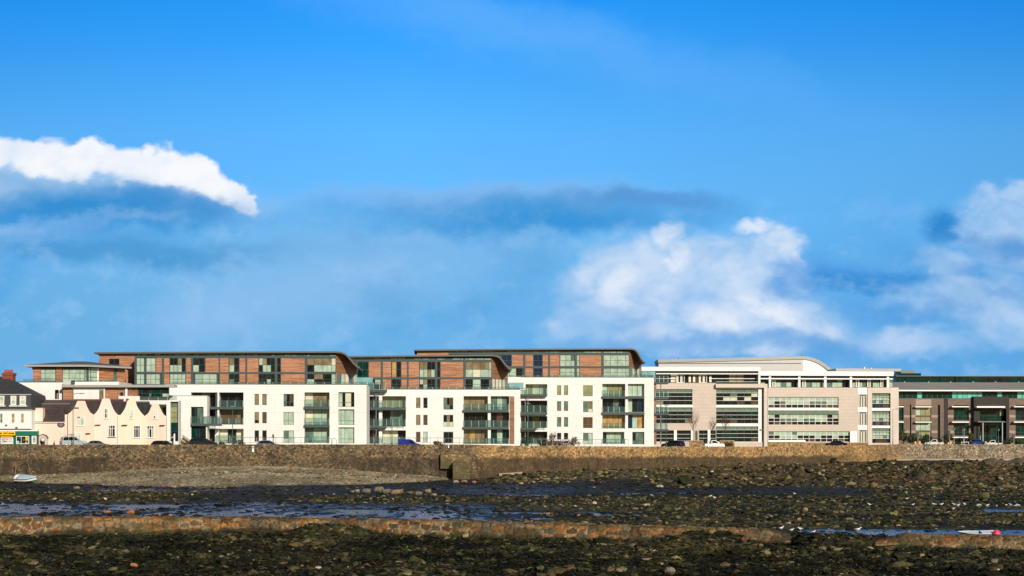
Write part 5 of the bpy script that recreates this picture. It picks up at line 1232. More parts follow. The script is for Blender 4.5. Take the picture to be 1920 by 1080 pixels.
# ------------------------------------------------------------------ vehicles
def car(kind, px, D, paint, label, face=0, z=None, scale=1, rack=False):
    """face: heading in degrees (0 = nose to the right of the photo)"""
    L, Wd, prof, cab = dict(
        hatch=(4.0, 1.72, [(-2, .35), (-2, .85), (-1.9, 1.0), (-1.55, 1.38), (-1.0, 1.47), (.1, 1.45), (.95, .95), (1.85, .78), (2, .6), (2, .3)], [(-1.72, 1.02), (-1.45, 1.36), (-.9, 1.42), (.08, 1.40), (.78, .98)]),
        saloon=(4.4, 1.75, [(-2.2, .35), (-2.2, .85), (-2.0, .95), (-1.5, .98), (-.95, 1.38), (-.3, 1.43), (.4, 1.38), (1.15, .95), (2.05, .78), (2.2, .6), (2.2, .3)], [(-1.32, 1.0), (-.88, 1.33), (-.3, 1.38), (.35, 1.33), (.95, .98)]),
        mpv=(4.2, 1.8, [(-2.1, .35), (-2.1, .9), (-2.02, 1.1), (-1.85, 1.65), (-1.5, 1.78), (.1, 1.74), (.85, 1.15), (1.9, .92), (2.1, .7), (2.1, .3)], [(-1.88, 1.12), (-1.72, 1.6), (-1.4, 1.66), (.06, 1.63), (.68, 1.14)]),
        van=(4.2, 1.8, [(-2.1, .35), (-2.1, 1.75), (-1.95, 1.84), (.1, 1.84), (.45, 1.7), (1.05, 1.15), (1.9, .95), (2.1, .7), (2.1, .3)], [(-.1, 1.12), (-.1, 1.62), (.35, 1.58), (.85, 1.14)]),
        pickup=(4.6, 1.75, [(-2.3, .4), (-2.3, .95), (-.75, .98), (-.7, 1.62), (-.5, 1.72), (.35, 1.7), (1.0, 1.05), (2.1, .9), (2.3, .7), (2.3, .35)], [(-.62, 1.08), (-.55, 1.6), (.3, 1.6), (.78, 1.1)]),
        estate=(4.5, 1.76, [(-2.25, .35), (-2.25, .9), (-2.15, 1.05), (-1.85, 1.42), (-1.3, 1.52), (.2, 1.5), (1.05, .98), (2.05, .8), (2.25, .6), (2.25, .3)], [(-1.95, 1.06), (-1.68, 1.4), (-1.2, 1.46), (.15, 1.44), (.85, 1.0)]))[kind]
    c = at(px, HY, D); zz = GZ+.012 if z is None else z
    e = empty('pickup_truck' if kind == 'pickup' else 'parked_van' if kind == 'van' else 'parked_car', (c.x, D, zz), label, {'van': 'van', 'pickup': 'pickup'}.get(kind, 'car'), 'vehicles parked along the promenade', math.radians(face))
    e.scale = (scale,)*3
    hw = lambda z_: Wd/2*(1-.0 if z_ < .95 else 1-.20*(z_-.95)/.8)
    m = MB(); n = len(prof); col = 'car_'+paint
    for q in (-1, 1): m.v += [(x, q*hw(z_), z_) for x, z_ in prof]
    mid = [(x+(.06 if x > 1.5 else -.05 if x < -1.9 else 0), 0, z_+(.03 if z_ > 1 else 0)) for x, z_ in prof]; m.v += mid
    k = m.mi(col)
    for i in range(n):
        j = (i+1) % n
        m.f += [(i, j, 2*n+j, 2*n+i), (2*n+i, 2*n+j, n+j, n+i)]; m.m += [k, k]
    m.f += [tuple(range(n)), tuple(range(2*n-1, n-1, -1))]; m.m += [k, k]
    b = m.build('body', e)
    # side windows split by pillars, windscreen and rear screen
    for q in (-1, 1):
        w = MB(); pts = [(x, q*(hw(z_)+.008), z_) for x, z_ in cab]; w.face(pts, 'pane_dark'); o = w.build('side_window', e, fix=False)
        xs = [p[0] for p in cab]; pl = MB()
        for t in ((.36, .70) if kind not in ('van', 'pickup') else (.0,)):
            x = lerp(min(xs), max(xs), t)
            if t: pl.tube((x, q*(hw(1.0)+.012), 1.0), (x-.03, q*(hw(cab[2][1])+.012), cab[2][1]+.0), .035, col, n=4); 
        if pl.v: pl.build('pillar', o)
    ft = [p for p in prof if p[0] > 0 and p[1] > 1.3][-1] if [p for p in prof if p[0] > 0 and p[1] > 1.3] else prof[5]
    fb = [p for p in prof if p[0] > ft[0]][0]
    def screen(p, q, off, nm):
        a = Vector((p[0], 0, p[1])); b_ = Vector((q[0], 0, q[1])); d = (b_-a); nrm = Vector((d.z, 0, -d.x)).normalized()*off
        a2, b2 = a+d*.1+nrm, a+d*.92+nrm
        MB().face([(a2.x, -hw(a2.z)+.1, a2.z+.015), (b2.x, -hw(b2.z)+.08, b2.z+.015), (b2.x, hw(b2.z)-.08, b2.z+.015), (a2.x, hw(a2.z)-.1, a2.z+.015)], 'pane_dark').build(nm, e, fix=False)
    screen(ft, fb, -.03, 'windscreen')
    if kind not in ('van', 'pickup'):
        tb = prof[3] if kind in ('hatch', 'mpv', 'estate') else prof[4]; bb = prof[2] if kind in ('hatch', 'mpv', 'estate') else prof[3]
        screen(tb, bb, .03, 'rear_window')
    hl = L/2
    for q in (-1, 1):
        MB().box(hl-.12, hl+.02, q*(Wd/2-.38)-.16, q*(Wd/2-.38)+.16, .58, .72, 'clear_lens').build('headlight', e)
        MB().box(-hl-.02, -hl+.1, q*(Wd/2-.16)-.1, q*(Wd/2-.16)+.1, .68, .98, 'red_lens').build('tail_light', e)
        MB().box(.62, .78, q*(Wd/2+.09)-.08, q*(Wd/2+.09)+.08, .98, 1.1, col).build('wing_mirror', e)
        for x in (-hl*.62, hl*.62):
            w = MB().lathe((x, q*(Wd/2-.1), .31), [(.0, -.1), (.28, -.1), (.31, -.06), (.31, .06), (.28, .1), (.0, .1)], 'tyre', 14, 'y').build('wheel', e)
            MB().lathe((x, q*(Wd/2-.1)+q*.105, .31), [(.19, 0), (.12, q*.015), (.0, q*.02)], 'alu', 12, 'y').build('rim', w)
    if rack:
        r = MB(); zt = prof[4][1]+.02
        for x in (-1.2, -.3): r.tube((x, -.75, zt+.1), (x, .75, zt+.1), .025, 'gun_grey').tube((x, -.7, zt), (x, -.7, zt+.1), .02, 'gun_grey').tube((x, .7, zt), (x, .7, zt+.1), .02, 'gun_grey')
        r.box(-.95, .1, -.35, .45, zt+.13, zt+.36, 'car_silver'); r.build('roof_rack', e)
    return e
car('mpv', 138, 257.6, 'silver', 'silver people carrier with a roof rack in front of the peach house', 28, GZ+.40, .98, True)
car('saloon', 182, 257.3, 'grey', 'grey car parked beside the silver people carrier', 12, GZ+.03)
car('hatch', 308, 257.5, 'black', 'black car showing only its roof in front of the last cottage', -14, GZ-.1 if 0 else GZ+.01, .98)
car('estate', 382, 259, 'black', 'long black estate car in front of the stone stair wall', 6, GZ+.32, 1.02)
car('hatch', 505, 258.5, 'steelblue', 'blue grey hatchback in front of the small palm', 8, GZ+.012, 1.0)
car('van', 768, 259.5, 'blue', 'bright blue van in front of the middle apartment block', 6, GZ+.012, .9)
car('estate', 1262, 288, 'black', 'black car with a red tail light at the corner of the right apartment block', 140, GZ+.05, .92)
car('pickup', 1338, 295, 'white', 'white pickup parked in front of the office with black banded windows', 12, GZ+.012, .84)
car('saloon', 1568, 321.5, 'black', 'dark car in front of the long office building with square windows', 160, GZ+.05, .95)
car('pickup', 1752, 341, 'white', 'white pickup in front of the pale green windows of the brick office', 160, GZ+.15, .84)
car('saloon', 1832, 346, 'carblue', 'blue car in front of the dark entrance of the brick office', 25, GZ+.2, .95)
car('pickup', 1861, 348, 'white', 'low white pickup at the right of the dark entrance', 165, GZ+.0121, .82)

# ------------------------------------------------------------------ lamps, posts, rails
def lamp(px, ptop, D, label, arm=0, m='lamp_green', r=.07, head=True, ay=None):
    c = at(px, HY, D); top = zat(ptop, D)-GZ
    e = empty('street_lamp', (c.x, D, GZ), label, 'street lamp', 'street lamps along the promenade')
    MB().tube((0, 0, 0), (0, 0, 1.2), r*1.6, m, n=8).tube((0, 0, 1.2), (0, 0, top), r, m, r*.6, n=8).build('pole', e)
    if arm:
        s = 1 if arm > 0 else -1; za = top if ay is None else zat(ay, D)-GZ
        MB().tube((0, 0, za-.1), (arm*.5, 0, za+.02), .04, m).tube((arm*.5, 0, za+.02), (arm, 0, za), .035, m).build('arm', e)
        MB().prism([(arm-.35*s, za-.05), (arm-.3*s, za+.1), (arm+.4*s, za+.06), (arm+.5*s, za-.05)], -.14, .14, 'gun_grey', 'gun_grey').build('lamp_head', e)
    elif head:
        MB().lathe((0, 0, top), [(.05, -.1), (.2, .0), (.24, .3), (.15, .42), (.0, .45)], 'gun_grey', 10).build('lamp_head', e)
    return e
lamp(137, 724, 255.2, 'tall green street lamp with a short arm in front of the peach cottage', 1.35, ay=738)
lamp(436, 762, 264, 'green lamp post in front of the balconies of the left apartment block', .01)
lamp(735, 764, 263, 'green lamp post in front of the balconies of the middle apartment block', .01)
lamp(990, 757, 275, 'green lamp post at the left corner of the right apartment block', .01)
lamp(1249, 760, 284, 'bright green lamp post beside the flank balconies of the right apartment block', .01)
lamp(1674, 767, 329, 'grey street lamp with an arm in front of the stone office pavilion', 1.1, 'gun_grey', .06)
lamp(1789, 806, 345, 'short grey lamp post left of the brick office drainpipe', 0, 'alu', .06)
lamp(1808, 807, 345, 'short grey lamp post right of the brick office drainpipe', 0, 'alu', .06)
lamp(1872, 808, 347, 'short grey lamp post right of the dark entrance', 0, 'gun_grey', .06)
lamp(1743, 808, 340, 'short pale post beside the pale green office windows', 0, 'alu', .05, False)
lamp(1768, 812, 342, 'thin grey post right of the white pickup', 0, 'alu', .05, False)
def signal(px, D, ptop, label):
    c = at(px, HY, D); t = zat(ptop, D)-GZ; e = empty('traffic_signal', (c.x, D, GZ), label, 'traffic light', 'traffic signals by the brick office')
    MB().tube((0, 0, 0), (0, 0, t), .06, 'alu', n=8).build('pole', e)
    b = MB().box(-.2, .2, -.15, .1, t-1.15, t-.05, 'gun_grey').build('signal_box', e); MB().box(-.25, .25, .1, .13, t-1.2, t, 'roof_edge').build('backing_board', e)
    for k in range(3): MB().lathe((0, -.15, t-.25-.35*k), [(.11, 0), (.13, -.1), (.08, -.02), (0, -.02)], 'car_black', 10, 'y').build('lens', b)
signal(1721, 335, 808, 'traffic signal by the dark bush at the left of the brick office'); signal(1780, 341, 806, 'traffic signal left of the middle green glass bay'); signal(1901, 348, 813, 'traffic signal at the right edge by the last green glass bay'); signal(1806.5, 344, 806, 'slim traffic signal between the two short lamp posts')
def bollard(px, D, ph, label):
    c = at(px, HY, D); t = zat(ph, D)-GZ; e = empty('beacon_bollard', (c.x, D, GZ), label, 'bollard', 'lit traffic bollards')
    MB().lathe((0, 0, 0), [(.24, 0), (.24, .1), (.2, .15), (.2, t-.5)], 'white_paint', 10).build('base', e); MB().lathe((0, 0, 0), [(.2, t-.5), (.26, t-.35), (.24, t-.05), (.12, t+.06), (0, t+.08)], 'amber_lens', 10).build('lens', e)
for px, D, t, l in ((1716, 334, 828, 'amber topped traffic bollard left of the signal by the bush'), (1724, 334, 827.5, 'amber topped traffic bollard right of the signal by the bush'), (1762, 339, 830, 'amber bollard in front of the white pickup bonnet'), (1778, 339.5, 830, 'low amber bollard below the middle green glass bay'), (1782, 340, 827, 'taller amber bollard below the middle green glass bay'), (1848, 345, 828, 'amber bollard left of the low white pickup'), (1898, 348.5, 831, 'small pale bollard at the right edge')):
    bollard(px, D, t, l)
def barrier(px0, px1, D, pt, label):
    a, b = at(px0, HY, D), at(px1, HY, D); t = zat(pt, D)-GZ; e = empty('hoop_barrier', (a.x, D, GZ), label, 'barrier')
    w = b.x-a.x; MB().tube((0, 0, 0), (0, 0, t), .06, 'white_paint').tube((w, 0, 0), (w, 0, t), .06, 'white_paint').tube((-.06, 0, t), (w+.06, 0, t), .06, 'white_paint').build('frame', e)
barrier(1803, 1816, 343, 829, 'white square hoop barrier in front of the brick office')
def railing(px0, px1, D, pt, step, label, m='alu'):
    a, b = at(px0, HY, D), at(px1, HY, D); t = zat(pt, D)-GZ; w = b.x-a.x; n = max(2, round(w/step))
    e = empty('garden_railing', (a.x, D, GZ), label, 'railing', 'railings in front of the apartments')
    MB().tube((0, 0, t), (w, 0, t), .035, 'steel_light').tube((0, 0, t*.55), (w, 0, t*.55), .02, 'steel_light').build('handrail', e)
    for i in range(n+1): MB().tube((w*i/n, 0, 0), (w*i/n, 0, t-.03), .035, m).build('post', e)
railing(410, 576, 273.4, 820, 1.1, 'thin steel railing along the garden of the left apartment block'); railing(752, 875, 294, 821, 1.3, 'thin steel railing along the garden of the middle apartment block'); railing(1005, 1178, 315, 824, 1.1, 'steel railing with upright posts in front of the red shrubs')
def loops(px, D, label):
    c = at(px, HY, D); e = empty('cycle_stand', (c.x, D, GZ), label, 'cycle stand'); m = MB(); n = 10; r = .42; t = zat(822, D)-GZ-r
    for k in (0, .75):
        pts = [(k-r, 0, 0)]+[(k-r*math.cos(math.pi*i/n), 0, t+r*math.sin(math.pi*i/n)) for i in range(n+1)]+[(k+r, 0, 0)]
        for a, b in zip(pts[:-1], pts[1:]): m.tube(a, b, .035, 'gun_grey')
    m.build('hoop', e)
loops(618, 273, 'dark steel hoops at the right end of the left apartment garden railing')
# stair wall with sloping copings
def stairwall():
    D = 262.5; f = lambda x, y: (at(180+x/6.75, 0, D).x-at(180+1000/6.75, 0, D).x, zat(680+y/6.75, D)-GZ)
    c = at(180+1000/6.75, HY, D); e = empty('stair_wall', (c.x, D, GZ), 'brown stone stair wall with two sloping pale copings beside the white entrance bay', 'wall')
    m = MB()
    m.prism([(f(1000, 0)[0], 0), f(1000, 925), f(1110, 990), (f(1110, 0)[0], 0)], 0, .5, 'sea_wall_stone'); m.prism([(f(1085, 0)[0], 0), f(1085, 945), f(1195, 1005), (f(1195, 0)[0], 0)], .55, 1.1, 'sea_wall_stone'); m.build('masonry', e)
    for a, b in (((1000, 905), (1130, 1000)), ((1085, 915), (1200, 1000))):
        p, q = f(*a), f(*b); y = -.1 if a[0] == 1000 else .5
        MB().prism([p, q, (q[0], q[1]-.25), (p[0], p[1]-.3)], y, y+.7, 'concrete').build('coping', e)
stairwall()
def post(px, D, pt, label, w=.12):
    c = at(px, HY, D); t = zat(pt, D)-GZ; e = empty('white_post', (c.x, D, GZ), label, 'post')
    MB().box(-w/2, w/2, -w/2, w/2, 0, t, 'white_paint').prism([(-w/2-.02, t), (w/2+.02, t), (0, t+.12)], -w/2-.02, w/2+.02, 'white_paint').build('shaft', e)
    MB().tube((-.75, 0, t-.75), (-.08, 0, t-.35), .05, 'white_paint').build('arm', e)
post(180+993/6.75, 259.6, 680+905/6.75, 'white post with a slanting arm at the foot of the stone stairs', .22)
# low walls in front of the offices
def lowwall(px0, px1, D, pt, label, cap='concrete', name='low_wall'):
    a, b = at(px0, HY, D), at(px1, HY, D); t = zat(pt, D)-GZ; e = empty(name, (a.x, D, GZ), label, 'wall', 'low stone walls in front of the offices'); w = b.x-a.x
    MB().box(0, w, 0, .5, 0, t-.12, 'sea_wall_stone').build('masonry', e); MB().box(-.05, w+.05, -.06, .56, t-.12, t, cap).build('coping', e)
lowwall(1293, 1318, 318, 825.5, 'short stone wall right of the office cycle rack'); lowwall(1350, 1377, 318, 825.5, 'short stone wall behind the white pickup'); lowwall(1440, 1628, 334, 829.5, 'long low stone wall below the square office windows')
def rack():
    D = 315; c = at(1275, HY, D); e = empty('cycle_rack', (c.x, D, GZ), 'rack of steel hoops beside the black car with the red tail light', 'cycle rack'); t = zat(826, D)-GZ
    for i in range(6):
        m = MB(); x = i*.36; r = .3; n = 8; pts = [(x-r, 0, 0)]+[(x-r*math.cos(math.pi*k/n), 0, t-r+r*math.sin(math.pi*k/n)) for k in range(n+1)]+[(x+r, 0, 0)]
        for a, b in zip(pts[:-1], pts[1:]): m.tube(a, b, .03, 'alu', n=5)
        m.build('hoop', e)
rack()
def flood(px, py, D, label):
    c = at(px, py, D); e = empty('floodlight', c, label, 'floodlight'); MB().tube((0, .9, -.1), (0, 0, 0), .04, 'gun_grey').build('bracket', e); MB().prism([(-.28, -.2), (.28, -.2), (.32, .2), (-.32, .2)], -.2, .1, 'gun_grey').build('lamp_head', e)
flood(1426.5, 806.5, 343.5, 'small floodlight on the stone frame between the two offices')

# ------------------------------------------------------------------ plants
def leaf_mat(name, c1, c2):
    t = NT(name); g = t.new('ShaderNodeNewGeometry'); n = t.noise(.9, 2, t.coord())
    k = t.math('ADD', t.math('MULTIPLY', g.outputs['Random Per Island'], .6), t.math('MULTIPLY', n, .4))
    t.base(t.ramp(k, [(.2, c1), (.8, c2)])); t.rough(.65); MATS[name] = t.m
leaf_mat('leaf_green', (.012, .030, .008), (.060, .095, .022)); leaf_mat('leaf_dark', (.008, .020, .008), (.030, .055, .018)); leaf_mat('leaf_red', (.05, .012, .010), (.16, .045, .02)); leaf_mat('leaf_olive', (.03, .035, .01), (.11, .10, .03)); leaf_mat('leaf_brown', (.03, .018, .008), (.10, .055, .02))
def foliage(w, h, n, leaf, mat, seed, d=None, z0=0, clumps=9, flat=.6):
    r = random.Random(seed); m = MB(); d = d or w
    cl = [(r.uniform(-.34, .34)*w, r.uniform(-.34, .34)*d, z0+h*r.uniform(.22, .8), r.uniform(.18, .34)) for _ in range(clumps)]
    for _ in range(n):
        c = r.choice(cl); v = Vector((r.gauss(0, 1), r.gauss(0, 1), r.gauss(0, 1))).normalized()*r.uniform(.55, 1.05)
        p = Vector((c[0]+v.x*w*c[3], c[1]+v.y*d*c[3], max(z0+.02, c[2]+v.z*h*c[3]*.9)))
        nrm = (v+Vector((r.uniform(-.7, .7), r.uniform(-.7, .7), r.uniform(-.3, .9)))).normalized(); a = nrm.orthogonal().normalized(); b = nrm.cross(a); s = leaf*r.uniform(.6, 1.4); q = r.uniform(0, 6.28)
        a, b = a*math.cos(q)+b*math.sin(q), b*math.cos(q)-a*math.sin(q)
        m.face([p-a*s*.5, p+b*s*.32, p+a*s*.6, p-b*s*.32], mat)
    return m
def shrub(px, D, wpx, ptop, mat, label, seed, group=None, name='shrub', base=None):
    c = at(px, HY, D); h = zat(ptop, D)-GZ; w = wpx*D/F
    e = empty(name, (c.x, D, GZ), label, 'shrub', group)
    foliage(w, h, int(260+w*110), .22, mat, seed, min(w, 2.2)).build('foliage', e, fix=False)
    s = MB()
    for k in range(5):
        a = k*1.25; s.tube((0, 0, 0), (math.cos(a)*w*.25, math.sin(a)*min(w, 2)*.25, h*.7), .035, 'brown_dark', .012, n=5)
    s.build('stems', e)
GS = 'shrubs in the apartment gardens'
for i, (px, D, w, t, m, l) in enumerate([(447, 273.8, 26, 823, 'leaf_brown', 'brown green planting behind the glass rail of the left apartment block'), (488, 274.3, 12, 828, 'leaf_olive', 'low green shrub under the small windows of the left apartment block'),
    (417, 273.9, 14, 825, 'leaf_olive', 'green shrub at the left end of the left apartment garden'), (822, 294.5, 22, 825, 'leaf_brown', 'low brown shrub under the windows of the middle apartment block'),
    (1035, 316.5, 17, 809, 'leaf_olive', 'tall green shrub left of the small ground windows of the right apartment block'), (1075, 316.5, 14, 819, 'leaf_olive', 'green topped shrub right of the small ground windows'),
    (1018, 316, 20, 823, 'leaf_green', 'dark green shrub left of the red hedge'), (988, 317, 16, 812, 'leaf_dark', 'dark shrub in the corner balcony of the right apartment block')]):
    shrub(px, D, w, t, m, l, 100+i, GS)
e = empty('hedge', (at(1055, 0, 316).x, 316, GZ), 'dark red hedge behind the steel posts of the right apartment block', 'hedge')
foliage(70*316/F, zat(824, 316)-GZ, 1500, .22, 'leaf_red', 77, 1.3, clumps=24).build('foliage', e, fix=False)
sh = MB()
for k in range(9): sh.tube((-3+k*.75, 0, 0), (-3+k*.75+.15, .1, .8), .03, 'brown_dark', n=5)
sh.build('stems', e)
shrub(1322, 318, 9, 823.5, 'leaf_olive', 'yellow green bush between the office cycle rack wall and the white pickup', 121); shrub(1366, 317, 18, 827, 'leaf_olive', 'low olive bush in front of the wall behind the white pickup', 122)
shrub(108, 268.2, 24, 742, 'leaf_green', 'green climbing shrub showing above the brown roof of the low peach house', 123)
shrub(163, 268.4, 13, 743, 'leaf_green', 'wispy green shrub above the cottage roof, below the white wall', 124); shrub(86, 267.7, 8, 750, 'leaf_green', 'small green shrub at the roof corner beside the corner shop', 125)
def tree(px, D, wpx, ptop, mat, label, seed, n=1500, trunk=.14, bottom=.28, group='trees in front of the brick office'):
    c = at(px, HY, D); h = zat(ptop, D)-GZ; w = wpx*D/F; r = random.Random(seed)
    e = empty('tree', (c.x, D, GZ), label, 'tree', group)
    t = MB().tube((0, 0, 0), (.05, 0, h*.5), trunk, 'brown_dark', trunk*.6, n=7)
    for k in range(7):
        a = r.uniform(0, 6.28); t.tube((.03, 0, h*r.uniform(.28, .5)), (math.cos(a)*w*.33, math.sin(a)*w*.33, h*r.uniform(.6, .85)), trunk*.4, 'brown_dark', .015, n=5)
    t.build('trunk', e); foliage(w, h*(1-bottom), n, .26, mat, seed, z0=h*bottom, clumps=14).build('crown', e, fix=False)
tree(1693, 345, 15, 806, 'leaf_olive', 'olive brown tree at the left end of the brick office', 31); tree(1711, 344, 21, 811, 'leaf_dark', 'dark round tree left of the pale green office windows', 32, bottom=.2); tree(1737, 346, 26, 813, 'leaf_dark', 'broad dark tree in front of the pale green office windows', 33, bottom=.15)
tree(1776, 346, 22, 813, 'leaf_dark', 'dark tree below the green glass slot of the brick office', 34, bottom=.15); tree(1757, 347, 15, 820, 'leaf_olive', 'small green tree behind the white pickup', 35, 900, bottom=.1); tree(1822, 346, 13, 812, 'leaf_olive', 'slim olive tree left of the dark entrance', 36, 900, bottom=.15)
tree(1905, 352, 34, 820, 'leaf_green', 'spreading green tree at the right edge of the photo', 37, 1500, bottom=.1); tree(1796, 347, 12, 820, 'leaf_dark', 'low dark tree under the middle green glass bay', 38, 800, bottom=.1)
def yucca(px, D, ptop, wpx, label, n=46, leafmat='leaf_olive', trunk=.5, seed=0, name='spiky_palm', cat='palm'):
    c = at(px, HY, D); h = zat(ptop, D)-GZ; w = wpx*D/F/2; r = random.Random(seed); e = empty(name, (c.x, D, GZ), label, cat)
    zc = h*trunk; MB().tube((0, 0, 0), (.02, 0, zc), .09, 'brown_dark', .08).build('trunk', e); m = MB()
    for k in range(n):
        a = r.uniform(0, 6.28); el = r.uniform(-.3, 1.5); l = r.uniform(.7, 1.1); d = Vector((math.cos(a)*math.cos(el)*w*l, math.sin(a)*math.cos(el)*w*l, math.sin(el)*(h-zc)*l)); s = d.cross(Vector((0, 0, 1))).normalized()*.035 if d.cross(Vector((0, 0, 1))).length > .001 else Vector((.035, 0, 0))
        p = Vector((0, 0, zc)); q = p+d*.6+Vector((0, 0, .05)); t = p+d-Vector((0, 0, .12))
        m.face([p-s, p+s, q+s*.9, q-s*.9], leafmat).face([q-s*.9, q+s*.9, t], leafmat)
    m.build('fronds', e, fix=False)
yucca(512, 271, 812, 11, 'small wind blown palm in front of the left apartment block', 60, 'leaf_brown', .72, 4)
yucca(1884, 348, 821, 22, 'spiky green cordyline right of the low white pickup', 50, 'leaf_olive', .3, 8)
yucca(102, 259.9, 823, 5, 'small brown cone shaped shrub in front of the peach wall', 80, 'leaf_brown', .15, 9, 'cone_shrub', 'shrub')
def bare(px, D, ptop, label, seed, spread=.5):
    c = at(px, HY, D); h = zat(ptop, D)-GZ; r = random.Random(seed); e = empty('bare_tree', (c.x, D, GZ), label, 'tree', 'bare young trees in front of the office'); m = MB(); tw = MB()
    top = Vector((r.uniform(-.2, .2), 0, h*.55)); MB().tube((0, 0, 0), top, .085, 'brown_dark', .05, n=6).build('trunk', e)
    def grow(p, d, l, rad, lev):
        q = p+d*l; m.tube(p, q, rad, 'brown_dark', rad*.6, n=4, cap=False)
        if lev == 0: return
        for _ in range(4 if lev > 1 else 3):
            dd = (d+Vector((r.uniform(-1, 1)*spread, r.uniform(-1, 1)*spread, r.uniform(.0, .45)))).normalized(); grow(lerp(p, q, r.uniform(.45, 1)), dd, l*r.uniform(.55, .8), rad*.6, lev-1)
    for k in range(9):
        a = k*2.4; grow(Vector((0, 0, h*(.33+.03*k))).lerp(top, .3), Vector((math.cos(a)*.5, math.sin(a)*.5, 1)).normalized(), h*.2, .034, 2)
    grow(top, Vector((.05, 0, 1)), h*.24, .04, 2); m.build('branches', e, fix=False)
bare(1300, 326, 765, 'tallest bare young tree in front of the stone office wall', 3, .5); bare(1336, 327, 778, 'wide bare young tree left of the black banded office windows', 5, .85); bare(1360, 327, 768, 'faint bare young tree in front of the black banded office windows', 9, .7)

# ------------------------------------------------------------------ boats
def dinghy():
    D = 236; c0 = at(49, 893, D); z = float(terrain(np.array([c0.x]), np.array([D]))[0][0])
    e = empty('dinghy', (c0.x, D, z+.16), 'white dinghy with green bottom and pale blue cover on the beach below the wall', 'boat', None, math.radians(-8)); e.rotation_euler = (math.radians(21), math.radians(2), math.radians(-9)); e.scale = (1.05, 1.1, 1.05)
    L = 3.25; N = 14
    st = []
    for i in range(N+1):
        t = i/N; w = .74*(1-max(0, (t-.35)/.65)**2.2)*(1 if t > .06 else .9); w = max(w, .02); sheer = .74+.30*(t-.35)**2+.0; keel = .06+.35*max(0, t-.72)**1.6*2.2
        st.append((-L/2+L*t, w, sheer, keel))
    def ring(x, w, s, k): return [(x, 0, k), (x, w*.62, k+.10), (x, w*.88, lerp(k, s, .42)), (x, w, s)]
    def skin(i0, i1, m, name, off=0):
        q = MB()
        for sgn in (-1, 1):
            for a, b in zip(st[:-1], st[1:]):
                ra, rb = ring(*a), ring(*b)
                for j in range(i0, i1):
                    q.face([(p[0], sgn*p[1], p[2]) for p in (ra[j], rb[j], rb[j+1], ra[j+1])], m)
        ra = ring(*st[0])
        for j in range(i0, i1): q.face([(ra[j][0], ra[j][1], ra[j][2]), (ra[j+1][0], ra[j+1][1], ra[j+1][2]), (ra[j+1][0], -ra[j+1][1], ra[j+1][2]), (ra[j][0], -ra[j][1], ra[j][2])], m)
        return q.build(name, e, smooth=True)
    h = skin(2, 3, 'hull_white', 'hull'); skin(0, 2, 'hull_green', 'bottom')
    g = MB()
    for s in (-1, 1):
        for a, b in zip(st[:-1], st[1:]): g.tube((a[0], s*a[1], a[2]-.09), (b[0], s*b[1], b[2]-.09), .05, 'car_navy', n=5)
    g.build('rubbing_strake', e)
    cv = MB()
    for a, b in zip(st[3:-1], st[4:]):
        for s in (-1, 1): cv.face([(a[0], s*(a[1]+.02), a[2]-.03), (b[0], s*(b[1]+.02), b[2]-.03), (b[0], 0, b[2]+.14), (a[0], 0, a[2]+.14)], 'cover_blue')
    a = st[3]; cv.face([(a[0], -a[1], a[2]-.03), (a[0], a[1], a[2]-.03), (a[0], 0, a[2]+.14)], 'cover_blue'); cv.build('cover', e, smooth=True)
    MB().box(-L/2+.05, -L/2+.3, -.6, .6, .55, .6, 'hull_white').build('stern_seat', e); MB().box(-.9, .9, -.03, .03, -.03, .06, 'anti_red').build('keel', e)
    bpy.context.view_layer.update(); M = e.matrix_world.copy()
    for (a, b, sag, lab) in ((M @ Vector((-L/2+.05, 0, .82)), at(30, 869, WD(30)-.6), .4, 'thin mooring rope rising from the stern of the white dinghy to the sea wall'), (M @ Vector((L/2-.5, 0, .9)), at(52, 868, WD(52)-.6), .25, 'pale mooring rope rising from the bow of the white dinghy to the sea wall')):
        q = MB(); pts = [a.lerp(b, i/8)-Vector((0, 0, sag*4*(i/8)*(1-i/8))) for i in range(9)]
        for u, v in zip(pts[:-1], pts[1:]): q.tube(u-a, v-a, .035, 'rope', n=5)
        tag(q.build('mooring_rope', None, a), lab, 'rope')
dinghy()
